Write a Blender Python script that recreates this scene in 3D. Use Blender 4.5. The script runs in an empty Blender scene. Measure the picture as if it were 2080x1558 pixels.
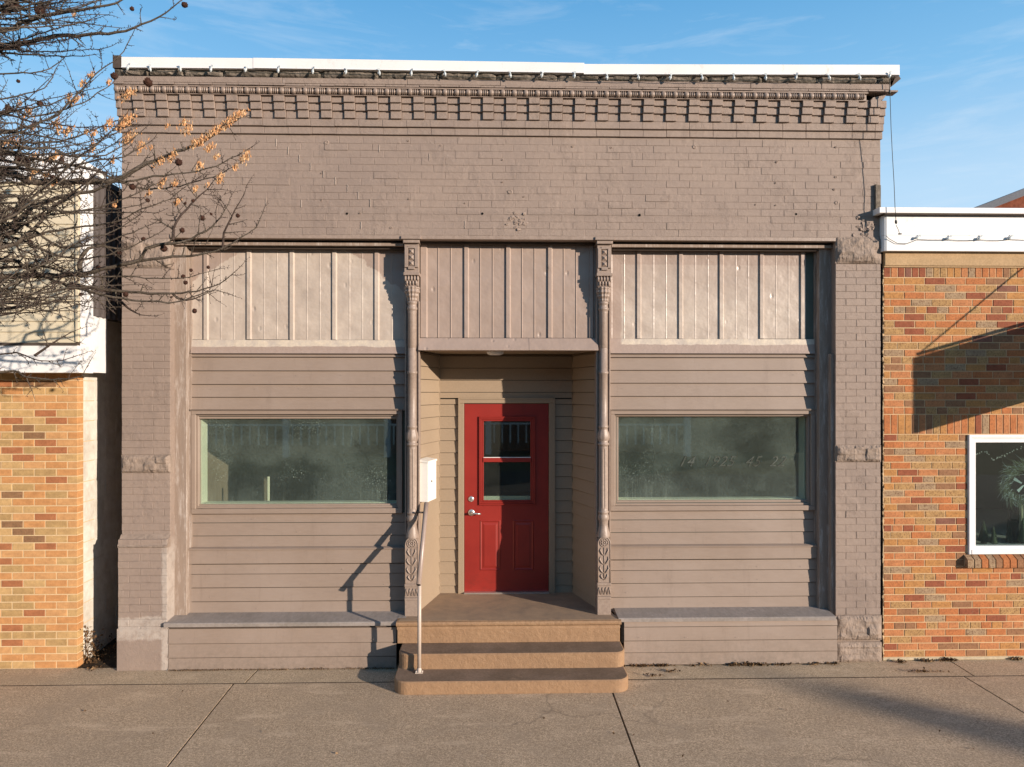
import bpy, math, random
from mathutils import Vector, Matrix, noise
random.seed(7)
D = bpy.data
SC = bpy.context.scene
COL = SC.collection
R = math.radians

# ------------------------------------------------------------------ camera, sky, sun, exposure
F = 1440.0 / 2080.0                      # focal length in image widths
YAW = R(1.4)
CAM = Vector((0.0, -7.0, 2.68))
cam_d = D.cameras.new('camera')
cam_d.sensor_width = 36.0
cam_d.lens = 36.0 * F
cam_d.shift_y = 19.0 / 2080.0
cam_d.clip_start = 0.05
cam_d.clip_end = 3000
cam = D.objects.new('camera', cam_d)
COL.objects.link(cam)
cam.location = CAM
cam.rotation_euler = (R(90), 0, -YAW)
SC.camera = cam

SUN_TO = Vector((1.24, -1.0, 0.35)).normalized()     # towards the sun
w = D.worlds.new('World')
SC.world = w
w.use_nodes = True
wn, wl_ = w.node_tree.nodes, w.node_tree.links
bg = wn['Background']
sky = wn.new('ShaderNodeTexSky')
sky.sky_type = 'NISHITA'
sky.sun_disc = False
sky.sun_elevation = math.asin(SUN_TO.z)
sky.sun_rotation = math.atan2(SUN_TO.x, SUN_TO.y)
sky.altitude = 250
sky.air_density = 1.0
sky.dust_density = 0.1
sky.ozone_density = 2.6
# thin high cloud streaks, part of the sky itself
tc = wn.new('ShaderNodeTexCoord')
mp = wn.new('ShaderNodeMapping')
mp.inputs['Scale'].default_value = (2.2, 1.2, 13.0)
mp.inputs['Rotation'].default_value = (0, R(6), 0)
cn = wn.new('ShaderNodeTexNoise')
cn.inputs['Scale'].default_value = 2.6
cn.inputs['Detail'].default_value = 9
cn.inputs['Roughness'].default_value = 0.62
cn.inputs['Distortion'].default_value = 0.5
cr = wn.new('ShaderNodeValToRGB')
cr.color_ramp.elements[0].position = 0.52
cr.color_ramp.elements[0].color = (0, 0, 0, 1)
cr.color_ramp.elements[1].position = 0.86
cr.color_ramp.elements[1].color = (0.34, 0.34, 0.34, 1)
mixc = wn.new('ShaderNodeMix')
mixc.data_type = 'RGBA'
wl_.new(tc.outputs['Generated'], mp.inputs['Vector'])
wl_.new(mp.outputs[0], cn.inputs['Vector'])
wl_.new(cn.outputs['Fac'], cr.inputs[0])
wl_.new(cr.outputs[0], mixc.inputs[0])
tint = wn.new('ShaderNodeMix')
tint.data_type = 'RGBA'
tint.blend_type = 'MULTIPLY'
tint.inputs[0].default_value = 1.0
tint.inputs[7].default_value = (0.66, 1.0, 1.16, 1)
wl_.new(sky.outputs[0], tint.inputs[6])
sep = wn.new('ShaderNodeSeparateXYZ'); wl_.new(tc.outputs['Generated'], sep.inputs[0])
gr = wn.new('ShaderNodeValToRGB')
els = gr.color_ramp.elements
stops = [(0.0, (.50, .63, .73)), (.25, (.40, .57, .73)), (.37, (.19, .42, .66)), (.48, (.105, .315, .57)), (.70, (.04, .145, .33)), (1.0, (.02, .08, .21))]
els[0].position, els[0].color = stops[0][0], (*stops[0][1], 1)
els[1].position, els[1].color = stops[-1][0], (*stops[-1][1], 1)
for p_, c_ in stops[1:-1]:
    e_ = els.new(p_); e_.color = (*c_, 1)
wl_.new(sep.outputs[2], gr.inputs[0])
vs_ = wn.new('ShaderNodeVectorMath'); vs_.operation = 'SCALE'; vs_.inputs[3].default_value = 1/0.12
wl_.new(gr.outputs[0], vs_.inputs[0])
mg = wn.new('ShaderNodeMix'); mg.data_type = 'RGBA'; mg.inputs[0].default_value = 0.85
wl_.new(tint.outputs[2], mg.inputs[6]); wl_.new(vs_.outputs[0], mg.inputs[7])
wl_.new(mg.outputs[2], mixc.inputs[6])
mixc.inputs[7].default_value = (5.2, 5.6, 6.0, 1)
wl_.new(mixc.outputs[2], bg.inputs['Color'])
bg.inputs['Strength'].default_value = 0.12

sun_d = D.lights.new('sun', 'SUN')
sun_d.energy = 5.0
sun_d.angle = R(0.53)
sun_d.color = (1.0, 0.84, 0.70)
sun = D.objects.new('sun', sun_d)
COL.objects.link(sun)
sun.location = (30, -24, 9)
sun.rotation_euler = SUN_TO.to_track_quat('Z', 'Y').to_euler()

SC.view_settings.view_transform = 'Standard'
SC.view_settings.look = 'None'
SC.view_settings.gamma = 1.0
SC.view_settings.use_curve_mapping = False
SC.view_settings.exposure = 0.48

# ------------------------------------------------------------------ measuring: points of the photograph on real planes
cs, sn = math.cos(YAW), math.sin(YAW)
def ray(px, py):
    a = (px - 1040.0) / 1440.0
    b = (798.0 - py) / 1440.0
    return Vector((sn + cs * a, cs - sn * a, b))
def X(px, Y):
    d = ray(px, 798)
    return d.x / d.y * (Y - CAM.y)
def Z(py, Y, px=1005):
    d = ray(px, py)
    return CAM.z + d.z / d.y * (Y - CAM.y)
def G(px, py, z=0.0):
    d = ray(px, py)
    t = (z - CAM.z) / d.z
    return (CAM.x + d.x * t, CAM.y + d.y * t)
def P(px, py, Y):
    return Vector((X(px, Y), Y, Z(py, Y, px)))

# ------------------------------------------------------------------ object helpers
WL = {}
def link(o, parent=None, pos=(0, 0, 0)):
    COL.objects.link(o)
    pos = Vector(pos)
    WL[o.name] = pos
    if parent is not None:
        o.parent = parent
        o.location = pos - WL[parent.name]
    else:
        o.location = pos
    return o
def tag(o, label=None, cat=None, group=None, kind=None):
    if label: o['label'] = label
    if cat: o['category'] = cat
    if group: o['group'] = group
    if kind: o['kind'] = kind
    return o
def thing(name, loc, label, cat, group=None):
    return tag(link(D.objects.new(name, None), None, loc), label, cat, group)

class MB:
    def __init__(s):
        s.v = []; s.f = []; s.m = []; s.sm = []
    def add(s, vs, fs, m=0, smooth=False):
        b = len(s.v)
        s.v.extend([tuple(v) for v in vs])
        for f in fs:
            s.f.append(tuple(b + i for i in f)); s.m.append(m); s.sm.append(smooth)
        return s
    def box(s, x0, x1, y0, y1, z0, z1, m=0, bev=0.0):
        if x0 > x1: x0, x1 = x1, x0
        if y0 > y1: y0, y1 = y1, y0
        if z0 > z1: z0, z1 = z1, z0
        if bev <= 0:
            vs = [(x0,y0,z0),(x1,y0,z0),(x1,y1,z0),(x0,y1,z0),(x0,y0,z1),(x1,y0,z1),(x1,y1,z1),(x0,y1,z1)]
            fs = [(0,3,2,1),(4,5,6,7),(0,1,5,4),(1,2,6,5),(2,3,7,6),(3,0,4,7)]
        else:   # front (-y) edges chamfered
            b = bev
            vs = [(x0,y0+b,z0),(x1,y0+b,z0),(x1,y1,z0),(x0,y1,z0),(x0,y0+b,z1),(x1,y0+b,z1),(x1,y1,z1),(x0,y1,z1),
                  (x0+b,y0,z0+b),(x1-b,y0,z0+b),(x1-b,y0,z1-b),(x0+b,y0,z1-b)]
            fs = [(0,3,2,1),(4,5,6,7),(1,2,6,5),(2,3,7,6),(3,0,4,7),(8,9,10,11),(0,1,9,8),(1,5,10,9),(5,4,11,10),(4,0,8,11)]
        return s.add(vs, fs, m)
    def prism_z(s, poly, z0, z1, m=0, mtop=None):      # poly ccw in xy
        n = len(poly)
        vs = [(p[0], p[1], z0) for p in poly] + [(p[0], p[1], z1) for p in poly]
        s.add(vs, [tuple(reversed(range(n)))] + [(i, (i+1) % n, n+(i+1) % n, n+i) for i in range(n)], m)
        s.add([(p[0], p[1], z1) for p in poly], [tuple(range(n))], m if mtop is None else mtop)
        return s
    def prism_x(s, prof, x0, x1, m=0):                 # prof list of (y,z)
        n = len(prof)
        vs = [(x0, p[0], p[1]) for p in prof] + [(x1, p[0], p[1]) for p in prof]
        return s.add(vs, [tuple(range(n)), tuple(reversed(range(n, 2*n)))] + [(i, n+i, n+(i+1) % n, (i+1) % n) for i in range(n)], m)
    def strip_z(s, prof, z0, z1, m=0):                 # open profile in xy extruded along z
        n = len(prof)
        vs = [(p[0], p[1], z0) for p in prof] + [(p[0], p[1], z1) for p in prof]
        return s.add(vs, [(i, i+1, n+i+1, n+i) for i in range(n-1)], m)
    def lathe(s, cx, cy, prof, seg=24, m=0, fn=None, a0=0, a1=2*math.pi, smooth=True, axis='z'):
        vs = []; k = len(prof)
        for (r, z) in prof:
            for i in range(seg):
                a = a0 + (a1 - a0) * i / seg
                rr = r * (fn(a, z) if fn else 1)
                if axis == 'z': vs.append((cx + rr*math.cos(a), cy + rr*math.sin(a), z))
                else: vs.append((z, cx + rr*math.cos(a), cy + rr*math.sin(a)))
        fs = []
        for j in range(k-1):
            for i in range(seg):
                i2 = (i+1) % seg
                q = (j*seg+i, j*seg+i2, (j+1)*seg+i2, (j+1)*seg+i)
                fs.append(q if axis == 'z' else q[::-1])
        return s.add(vs, fs, m, smooth)
    def tube(s, pts, rad, seg=6, m=0, smooth=True, cap=True):
        pts = [Vector(p) for p in pts]; n = len(pts)
        if not isinstance(rad, (list, tuple)): rad = [rad]*n
        vs = []
        t0 = (pts[1]-pts[0]).normalized()
        u = t0.cross(Vector((0, 1, 0.13)))
        if u.length < 1e-3: u = t0.cross(Vector((1, 0, 0)))
        u.normalize()
        for i in range(n):
            t = (pts[min(i+1, n-1)] - pts[max(i-1, 0)])
            t = t.normalized() if t.length > 1e-9 else t0
            u = (u - t*u.dot(t))
            u = u.normalized() if u.length > 1e-6 else t.orthogonal().normalized()
            v = t.cross(u)
            for k in range(seg):
                a = 2*math.pi*k/seg
                vs.append(pts[i] + (u*math.cos(a) + v*math.sin(a))*rad[i])
        fs = []
        for i in range(n-1):
            for k in range(seg):
                k2 = (k+1) % seg
                fs.append((i*seg+k, i*seg+k2, (i+1)*seg+k2, (i+1)*seg+k))
        if cap:
            fs.append(tuple(reversed(range(seg)))); fs.append(tuple(range((n-1)*seg, n*seg)))
        return s.add(vs, fs, m, smooth)
    def blob(s, c, rx, ry, rz, seg=8, rings=5, m=0, rough=0.0, smooth=True):
        c = Vector(c); vs = [(c.x, c.y, c.z+rz)]
        for j in range(1, rings):
            th = math.pi*j/rings
            for i in range(seg):
                a = 2*math.pi*i/seg
                k = 1 + rough*(random.random()-0.5)
                vs.append((c.x+rx*math.sin(th)*math.cos(a)*k, c.y+ry*math.sin(th)*math.sin(a)*k, c.z+rz*math.cos(th)*k))
        vs.append((c.x, c.y, c.z-rz)); L = len(vs)-1
        fs = [(0, 1+i, 1+(i+1) % seg) for i in range(seg)]
        for j in range(rings-2):
            for i in range(seg):
                a = 1+j*seg+i; b = 1+j*seg+(i+1) % seg
                fs.append((a, a+seg, b+seg, b))
        o = 1+(rings-2)*seg
        fs += [(o+i, L, o+(i+1) % seg) for i in range(seg)]
        return s.add(vs, fs, m, smooth)
    def mesh(s, name, mats):
        me = D.meshes.new(name)
        me.from_pydata(s.v, [], s.f)
        if not isinstance(mats, (list, tuple)): mats = [mats]
        for mt in mats: me.materials.append(mt)
        me.polygons.foreach_set('material_index', s.m)
        me.polygons.foreach_set('use_smooth', s.sm)
        me.update()
        return me
    def build(s, name, mats, parent=None, label=None, kind=None):
        o = D.objects.new(name, s.mesh(name, mats))
        link(o, parent)
        return tag(o, label, kind=kind)

# ------------------------------------------------------------------ materials
def hexc(c):
    return (c[0], c[1], c[2], 1)
class N:
    def __init__(s, name):
        s.m = D.materials.new(name); s.m.use_nodes = True
        s.t = s.m.node_tree; s.n = s.t.nodes; s.l = s.t.links
        s.b = s.n['Principled BSDF']; s.out = s.n['Material Output']
        g = s.n.new('ShaderNodeNewGeometry'); s.pos = g.outputs['Position']; s.nrm = g.outputs['Normal']
    def new(s, t, **k):
        n = s.n.new(t)
        for a, b in k.items(): setattr(n, a, b)
        return n
    def mapping(s, scale=(1, 1, 1), rot=(0, 0, 0), src=None):
        m = s.new('ShaderNodeMapping')
        m.inputs['Scale'].default_value = scale; m.inputs['Rotation'].default_value = rot
        s.l.new(src or s.pos, m.inputs['Vector'])
        return m.outputs[0]
    def noise(s, sc, det=4, rough=0.55, vec=None, dist=0.0):
        n = s.new('ShaderNodeTexNoise')
        n.inputs['Scale'].default_value = sc; n.inputs['Detail'].default_value = det
        n.inputs['Roughness'].default_value = rough; n.inputs['Distortion'].default_value = dist
        s.l.new(vec or s.pos, n.inputs['Vector'])
        return n.outputs['Fac']
    def ramp(s, fac, a, b, lo=0.0, hi=1.0, mode='LINEAR'):
        r = s.new('ShaderNodeMapRange'); r.clamp = True
        if mode == 'SMOOTH': r.interpolation_type = 'SMOOTHSTEP'
        r.inputs[1].default_value = a; r.inputs[2].default_value = b
        r.inputs[3].default_value = lo; r.inputs[4].default_value = hi
        s.l.new(fac, r.inputs[0])
        return r.outputs[0]
    def math(s, op, a, b=None):
        n = s.new('ShaderNodeMath', operation=op)
        for i, q in enumerate((a, b)):
            if q is None: continue
            if isinstance(q, (int, float)): n.inputs[i].default_value = q
            else: s.l.new(q, n.inputs[i])
        return n.outputs[0]
    def mix(s, fac, a, b, blend='MIX'):
        n = s.new('ShaderNodeMix', data_type='RGBA', blend_type=blend)
        for i, q in ((0, fac), (6, a), (7, b)):
            if isinstance(q, (int, float)): n.inputs[i].default_value = q
            elif isinstance(q, tuple): n.inputs[i].default_value = hexc(q)
            else: s.l.new(q, n.inputs[i])
        return n.outputs[2]
    def xyz(s):
        n = s.new('ShaderNodeSeparateXYZ'); s.l.new(s.pos, n.inputs[0]); return n.outputs
    def bump(s, h, strength=0.3, dist=0.01, prev=None):
        n = s.new('ShaderNodeBump')
        n.inputs['Strength'].default_value = strength; n.inputs['Distance'].default_value = dist
        s.l.new(h, n.inputs['Height'])
        if prev: s.l.new(prev, n.inputs['Normal'])
        s.l.new(n.outputs[0], s.b.inputs['Normal'])
        return n.outputs[0]
    def fin(s, col, rough=0.7, spec=0.3, metal=0.0):
        if isinstance(col, tuple): s.b.inputs['Base Color'].default_value = hexc(col)
        else: s.l.new(col, s.b.inputs['Base Color'])
        if isinstance(rough, (int, float)): s.b.inputs['Roughness'].default_value = rough
        else: s.l.new(rough, s.b.inputs['Roughness'])
        s.b.inputs['Specular IOR Level'].default_value = spec
        s.b.inputs['Metallic'].default_value = metal
        return s.m

def surf(name, base, var=0.12, sc=40, big=0.10, bsc=1.7, rough=0.7, spec=0.3, bump=0.3, bd=0.004, bumpsc=None, stain=None, stain_amt=0.0, stretch=(1,1,1), metal=0.0, det=5):
    n = N(name)
    vec = n.mapping(stretch) if stretch != (1, 1, 1) else None
    f = n.noise(sc, det, 0.65, vec)
    c = n.mix(n.ramp(f, 0.3, 0.7), tuple(x*(1-var) for x in base), tuple(min(1, x*(1+var)) for x in base))
    g = n.noise(bsc, 4, 0.6)
    c = n.mix(n.ramp(g, 0.35, 0.68, 0, 1), c, n.mix(1.0, c, (1-big, 1-big, 1-big*1.1), 'MULTIPLY'))
    if stain:
        h = n.noise(9, 8, 0.72, n.mapping((1, 1, 0.6)))
        c = n.mix(n.ramp(h, 0.60, 0.70, 0, stain_amt), c, stain)
    if bump > 0:
        n.bump(n.noise(bumpsc or sc*1.7, 6, 0.7, vec), bump, bd)
    return n.fin(c, rough, spec, metal)

BR = (0.262, 0.202, 0.160)      # the brown paint
LT = (0.47, 0.42, 0.365)      # older, paler paint showing
M = {}
def make_brick_paint():
    n = N('painted_brick')
    f = n.noise(28, 6, 0.7)
    c = n.mix(n.ramp(f, 0.3, 0.7), (0.262, 0.202, 0.163), (0.310, 0.240, 0.195))
    c = n.mix(n.ramp(n.noise(0.9, 6, 0.7), 0.42, 0.62, 0, 0.7), c, (0.238, 0.185, 0.154))
    c = n.mix(n.ramp(n.noise(7, 8, 0.75, n.mapping((1, 1, 0.12))), 0.55, 0.70, 0, 0.45), c, (0.185, 0.145, 0.122))
    c = n.mix(n.ramp(n.noise(5.5, 9, 0.8, n.mapping((1, 1, 0.35))), 0.62, 0.74, 0, 0.5), c, (0.43, 0.37, 0.33))
    c = n.mix(n.ramp(n.noise(90, 3, 0.6), 0.66, 0.72, 0, 0.55), c, (0.13, 0.10, 0.085))
    a = n.bump(n.noise(17, 8, 0.8), 0.6, 0.012)
    # flaky areas
    x, y, z = n.xyz()
    band = n.math('MULTIPLY', n.ramp(z, Z(445, 0), Z(436, 0)), n.ramp(z, Z(424, 0), Z(430, 0), 0, 1))
    band = n.math('MULTIPLY', band, n.ramp(n.noise(1.3, 3, 0.6), 0.38, 0.5))
    msk = n.math('MAXIMUM', n.ramp(n.noise(2.3, 4, 0.6), 0.52, 0.64), band)
    fl = n.math('MULTIPLY', msk, n.noise(75, 8, 0.85))
    n.bump(fl, 0.75, 0.010, a)
    wob = n.math('MULTIPLY', n.math('SUBTRACT', n.noise(6, 6, 0.7), 0.5), 0.16)
    zz = n.math('ADD', z, wob)
    pale = n.math('MULTIPLY', n.ramp(zz, Z(1245, 0), Z(1241, 0), 1, 0), n.ramp(zz, Z(1292, 0), Z(1288, 0), 0, 1))
    pale = n.math('MULTIPLY', pale, n.ramp(x, -3.10, -3.12, 0, 1))
    edge = n.math('MULTIPLY', n.ramp(n.math('ADD', x, n.math('MULTIPLY', wob, 0.25)), X(333, 0), X(338, 0)), n.ramp(x, XPLM, XPLM+.01, 1, 0))
    edge = n.math('MULTIPLY', edge, n.ramp(z, Z(1085, 0), Z(1120, 0)))
    pale = n.math('MULTIPLY', n.math('MAXIMUM', pale, edge), n.ramp(n.noise(14, 6, 0.75), 0.35, 0.55, 0.35, 0.85))
    c = n.mix(pale, c, (0.43, 0.375, 0.325))
    return n.fin(c, 0.62, 0.32)
XPLM = X(346, 0)+0.02
M['brickpaint'] = make_brick_paint()
def make_board():
    n = N('brown_board_paint')
    c = n.mix(n.ramp(n.noise(40, 5, 0.7, n.mapping((0.25, 1, 1.5))), 0.3, 0.7), tuple(x*.94 for x in BR), tuple(x*1.05 for x in BR))
    c = n.mix(n.ramp(n.noise(1.2, 5, 0.65), 0.42, 0.65, 0, 0.6), c, (0.300, 0.238, 0.196))
    c = n.mix(n.ramp(n.noise(9, 8, 0.78, n.mapping((1, 1, 0.12))), 0.55, 0.70, 0, 0.5), c, (0.20, 0.153, 0.122))
    c = n.mix(n.ramp(n.noise(15, 9, 0.85, n.mapping((0.6, 1, 1.6))), 0.66, 0.70, 0, 0.6), c, (0.40, 0.345, 0.29))
    x, y, z = n.xyz()
    sp = n.math('MULTIPLY', n.ramp(z, 0.0, 0.34, 1, 0), n.ramp(n.noise(22, 7, 0.8), 0.42, 0.62))
    c = n.mix(n.math('MULTIPLY', sp, 0.65), c, (0.17, 0.135, 0.105))
    a = n.bump(n.noise(2.2, 3, 0.5, n.mapping((1, 1, 2.5))), 0.35, 0.02)
    n.bump(n.noise(90, 5, 0.7, n.mapping((0.4, 1, 1.5))), 0.16, 0.003, a)
    return n.fin(c, 0.52, 0.35)
M['paint'] = make_board()
M['recess_paint'] = surf('tan_board_paint', (0.31, 0.238, 0.165), 0.06, 60, 0.07, 1.4, 0.5, 0.35, 0.10, 0.003, 110, (0.25, 0.20, 0.155), 0.3)
def make_wood():
    n = N('weathered_post_paint')
    g = n.noise(7, 9, 0.78, n.mapping((3.5, 3.5, 0.45)))
    c = n.mix(n.ramp(g, 0.50, 0.64), BR, (0.43, 0.37, 0.325))
    c = n.mix(n.ramp(n.noise(26, 8, 0.8, n.mapping((3, 3, 0.3))), 0.62, 0.69, 0, 0.8), c, (0.17, 0.13, 0.105))
    n.bump(n.noise(30, 8, 0.8, n.mapping((2.5, 2.5, 0.25))), 0.7, 0.006)
    return n.fin(c, 0.66, 0.25)
M['wood'] = make_wood()
def make_iron():
    n = N('cast_iron_paint')
    c = n.mix(n.ramp(n.noise(30, 5, 0.7), 0.35, 0.65), (0.245, 0.187, 0.150), (0.315, 0.243, 0.195))
    c = n.mix(n.ramp(n.noise(16, 8, 0.8, n.mapping((2, 2, 0.4))), 0.60, 0.68, 0, 0.65), c, (0.41, 0.35, 0.30))
    n.bump(n.noise(70, 6, 0.75), 0.45, 0.004)
    return n.fin(c, 0.42, 0.45)
M['iron'] = make_iron()
M['ledge'] = surf('ledge_grey_paint', (0.285, 0.25, 0.225), 0.14, 30, 0.18, 3, 0.7, 0.3, 0.5, 0.004, 60, (0.42, 0.38, 0.35), 0.6, (1, 0.4, 1))
M['stone'] = surf('rock_faced_stone', (0.29, 0.225, 0.180), 0.18, 22, 0.15, 5, 0.72, 0.3, 0.9, 0.014, 26, (0.40, 0.335, 0.285), 0.6)
M['darkstone'] = surf('sooty_eaves_stone', (0.20, 0.17, 0.14), 0.45, 30, 0.45, 7, 0.85, 0.15, 0.9, 0.012, 34, (0.035, 0.03, 0.027), 0.9)
M['pale'] = surf('pale_bare_paint', (0.47, 0.415, 0.365), 0.08, 18, 0.16, 4, 0.5, 0.35, 0.4, 0.004, 40, (0.33, 0.27, 0.23), 0.5)
M['white'] = surf('white_metal', (0.76, 0.75, 0.725), 0.02, 12, 0.07, 3, 0.38, 0.45, 0.15, 0.006, 6, (0.40, 0.33, 0.25), 0.45)
M['whitewood'] = surf('white_trim_paint', (0.78, 0.78, 0.77), 0.03, 20, 0.07, 3, 0.5, 0.35, 0.1, 0.002, 40)
M['mailbox'] = surf('cream_mailbox_enamel', (0.86, 0.84, 0.77), 0.02, 20, 0.03, 3, 0.35, 0.45, 0.0)
M['black'] = surf('black_gap', (0.012, 0.011, 0.010), 0.2, 30, 0.1, 3, 0.95, 0.05, 0.0)
M['dark'] = surf('dark_brown_and_shade', (0.085, 0.065, 0.052), 0.2, 30, 0.2, 3, 0.8, 0.2, 0.2)  # dark brown parts, also the painted-in shade under the lintel
M['cord'] = surf('dark_green_cord', (0.018, 0.026, 0.022), 0.2, 90, 0.1, 3, 0.5, 0.4, 0.0)
M['pipe'] = surf('painted_pipe', (0.33, 0.255, 0.215), 0.07, 40, 0.1, 5, 0.35, 0.5, 0.15, 0.002, 80, (0.20, 0.12, 0.08), 0.5)
M['palepipe'] = surf('worn_pale_pipe', (0.48, 0.40, 0.335), 0.07, 40, 0.1, 5, 0.4, 0.5, 0.15, 0.002, 80, (0.33, 0.25, 0.2), 0.5)
M['chrome'] = surf('satin_nickel', (0.70, 0.69, 0.66), 0.03, 40, 0.03, 5, 0.28, 0.5, 0.0, metal=0.85)
M['hinge'] = surf('painted_hinge', (0.20, 0.06, 0.05), 0.1, 40, 0.1, 5, 0.5, 0.4, 0.0)
M['mortar'] = surf('pale_mortar', (0.58, 0.41, 0.24), 0.10, 90, 0.12, 4, 0.9, 0.1, 0.5, 0.003, 160)
M['mortar_l'] = surf('cream_mortar', (0.62, 0.47, 0.28), 0.10, 90, 0.10, 4, 0.9, 0.1, 0.5, 0.003, 160)
M['limestone'] = surf('tan_stone_band', (0.44, 0.30, 0.165), 0.16, 60, 0.12, 6, 0.85, 0.2, 0.4, 0.003, 110, (0.34, 0.23, 0.13), 0.4)
M['found'] = surf('cream_foundation', (0.50, 0.42, 0.29), 0.15, 30, 0.22, 5, 0.9, 0.1, 0.6, 0.006, 50, (0.22, 0.17, 0.11), 0.7)
M['vinyl'] = surf('cream_vinyl_siding', (0.60, 0.53, 0.385), 0.03, 30, 0.05, 2, 0.5, 0.35, 0.1, 0.002, 60)
M['bark'] = surf('grey_larch_bark', (0.115, 0.094, 0.074), 0.5, 60, 0.35, 11, 0.9, 0.15, 0.9, 0.008, 90, (0.055, 0.06, 0.04), 0.75)
M['twig'] = surf('brown_twig_bark', (0.060, 0.042, 0.034), 0.5, 45, 0.35, 9, 0.8, 0.2, 0.5, 0.002, 120)
M['cone'] = surf('dark_cone_scales', (0.055, 0.026, 0.018), 0.5, 90, 0.3, 20, 0.85, 0.15, 0.8, 0.004, 120)
M['soil'] = surf('dark_soil', (0.055, 0.042, 0.03), 0.5, 60, 0.3, 9, 0.95, 0.1, 0.9, 0.01, 70)
M['tinfoil'] = surf('clear_bulb_plastic', (0.50, 0.54, 0.54), 0.15, 60, 0.1, 9, 0.18, 0.6, 0.0)
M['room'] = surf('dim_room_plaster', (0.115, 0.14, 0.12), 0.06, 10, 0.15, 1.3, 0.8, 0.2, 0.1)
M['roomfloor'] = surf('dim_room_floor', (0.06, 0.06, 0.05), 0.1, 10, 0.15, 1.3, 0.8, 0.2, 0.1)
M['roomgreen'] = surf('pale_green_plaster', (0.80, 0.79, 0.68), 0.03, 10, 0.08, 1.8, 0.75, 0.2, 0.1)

def make_panel(side):
    n = N('ribbed_metal_%s' % side)
    x, y, z = n.xyz()
    wob = n.math('SUBTRACT', n.noise(7, 6, 0.65), 0.5)
    fine = n.math('SUBTRACT', n.noise(30, 5, 0.7), 0.5)
    Y = 0.2
    def half(p, q, sgn, amp):
        # side of the line p-q (photo points on plane Y); >0 inside
        a = P(p[0], p[1], Y); b = P(q[0], q[1], Y)
        dx, dz = b.x-a.x, b.z-a.z; L = math.hypot(dx, dz)
        nx, nz = -dz/L*sgn, dx/L*sgn
        v = n.math('ADD', n.math('MULTIPLY', n.math('SUBTRACT', x, a.x), nx), n.math('MULTIPLY', n.math('SUBTRACT', z, a.z), nz))
        v = n.math('ADD', v, n.math('MULTIPLY', wob, amp))
        v = n.math('ADD', v, n.math('MULTIPLY', fine, amp*0.3))
        return n.ramp(v, -0.006, 0.006)
    brown = n.mix(n.ramp(n.noise(3, 4, 0.6), 0.35, 0.65), (0.315, 0.243, 0.200), (0.345, 0.268, 0.222))
    light = n.mix(n.ramp(n.noise(3.5, 6, 0.7), 0.35, 0.65), (0.40, 0.335, 0.28), (0.50, 0.43, 0.36))
    if side == 'left':
        a = half((388, 572), (500, 505), 1, 0.10)
        b = half((697, 500), (815, 588), 1, 0.16)
        m = n.math('MAXIMUM', a, b)
        m = n.math('SUBTRACT', 1.0, m)
    elif side == 'right':
        a = half((1262, 480), (1262, 700), 1, 0.05)
        b = half((1240, 537), (1640, 540), -1, 0.03)
        m = n.math('MULTIPLY', a, b)
        m = n.math('MULTIPLY', m, n.ramp(z, Z(640, Y), Z(537, Y), 1.0, 0.35))
    else:
        m = n.math('MULTIPLY', n.ramp(wob, 0.2, 0.3), 0.2)
    c = n.mix(m, brown, light)
    c = n.mix(n.ramp(n.noise(60, 4, 0.7), 0.70, 0.76, 0, 0.5), c, (0.60, 0.55, 0.5))
    a = n.bump(n.noise(4.5, 3, 0.5), 0.55, 0.035)
    # small dents
    vo = n.new('ShaderNodeTexVoronoi'); vo.inputs['Scale'].default_value = 7.0
    n.l.new(n.mapping((1, 1, 0.6)), vo.inputs['Vector'])
    n.bump(n.ramp(vo.outputs['Distance'], 0.0, 0.16, 0, 1, 'SMOOTH'), 0.5, 0.012, a)
    return n.fin(c, 0.36, 0.45)
for q in ('left', 'middle', 'right'): M['panel_'+q] = make_panel(q)

def make_flash(side, py, x0):
    n = N('peeling_flashing_%s' % side)
    x, y, z = n.xyz()
    wob = n.math('MULTIPLY', n.math('SUBTRACT', n.noise(4, 7, 0.72), 0.5), 0.06)
    v = n.math('ADD', n.math('SUBTRACT', z, Z(py, 0.17)), wob)
    m = n.ramp(v, -0.002, 0.003)
    m = n.math('MULTIPLY', m, n.ramp(n.math('ADD', x, wob), x0-0.01, x0+0.01))
    c = n.mix(m, (0.325, 0.252, 0.212), n.mix(n.ramp(n.noise(9, 6, 0.75), 0.4, 0.65), (0.44, 0.385, 0.33), (0.58, 0.50, 0.39)))
    n.bump(n.noise(9, 5, 0.6), 0.5, 0.015)
    return n.fin(c, 0.5, 0.35)
M['flash_left'] = make_flash('left', 705, -9)
M['flash_right'] = make_flash('right', 699, X(1262, 0.17))

def make_red():
    n = N('red_door_paint')
    c = n.mix(n.ramp(n.noise(2.2, 4, 0.6), 0.35, 0.65), (0.215, 0.018, 0.013), (0.26, 0.023, 0.016))
    sc_ = n.noise(20, 6, 0.8, n.mapping((1.2, 1, 7), (0, R(12), 0)))
    c = n.mix(n.ramp(sc_, 0.69, 0.73, 0, 0.30), c, (0.45, 0.15, 0.12))
    x, y, z = n.xyz()
    low_dark = n.math('MULTIPLY', n.ramp(z, 0.45, 0.95, 1, 0), n.ramp(n.noise(13, 8, 0.8, n.mapping((0.5, 1, 1.6))), 0.50, 0.66))  # blotchy, darker towards the bottom of the door
    c = n.mix(n.math('MULTIPLY', low_dark, 0.55), c, (0.10, 0.022, 0.016))
    c = n.mix(n.ramp(n.noise(7, 8, 0.8, n.mapping((1, 1, 0.25))), 0.56, 0.70, 0, 0.4), c, (0.15, 0.016, 0.012))
    n.bump(n.noise(60, 4, 0.7, n.mapping((2, 1, 0.3))), 0.10, 0.002)
    return n.fin(c, 0.42, 0.4)
M['red'] = make_red()

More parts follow.
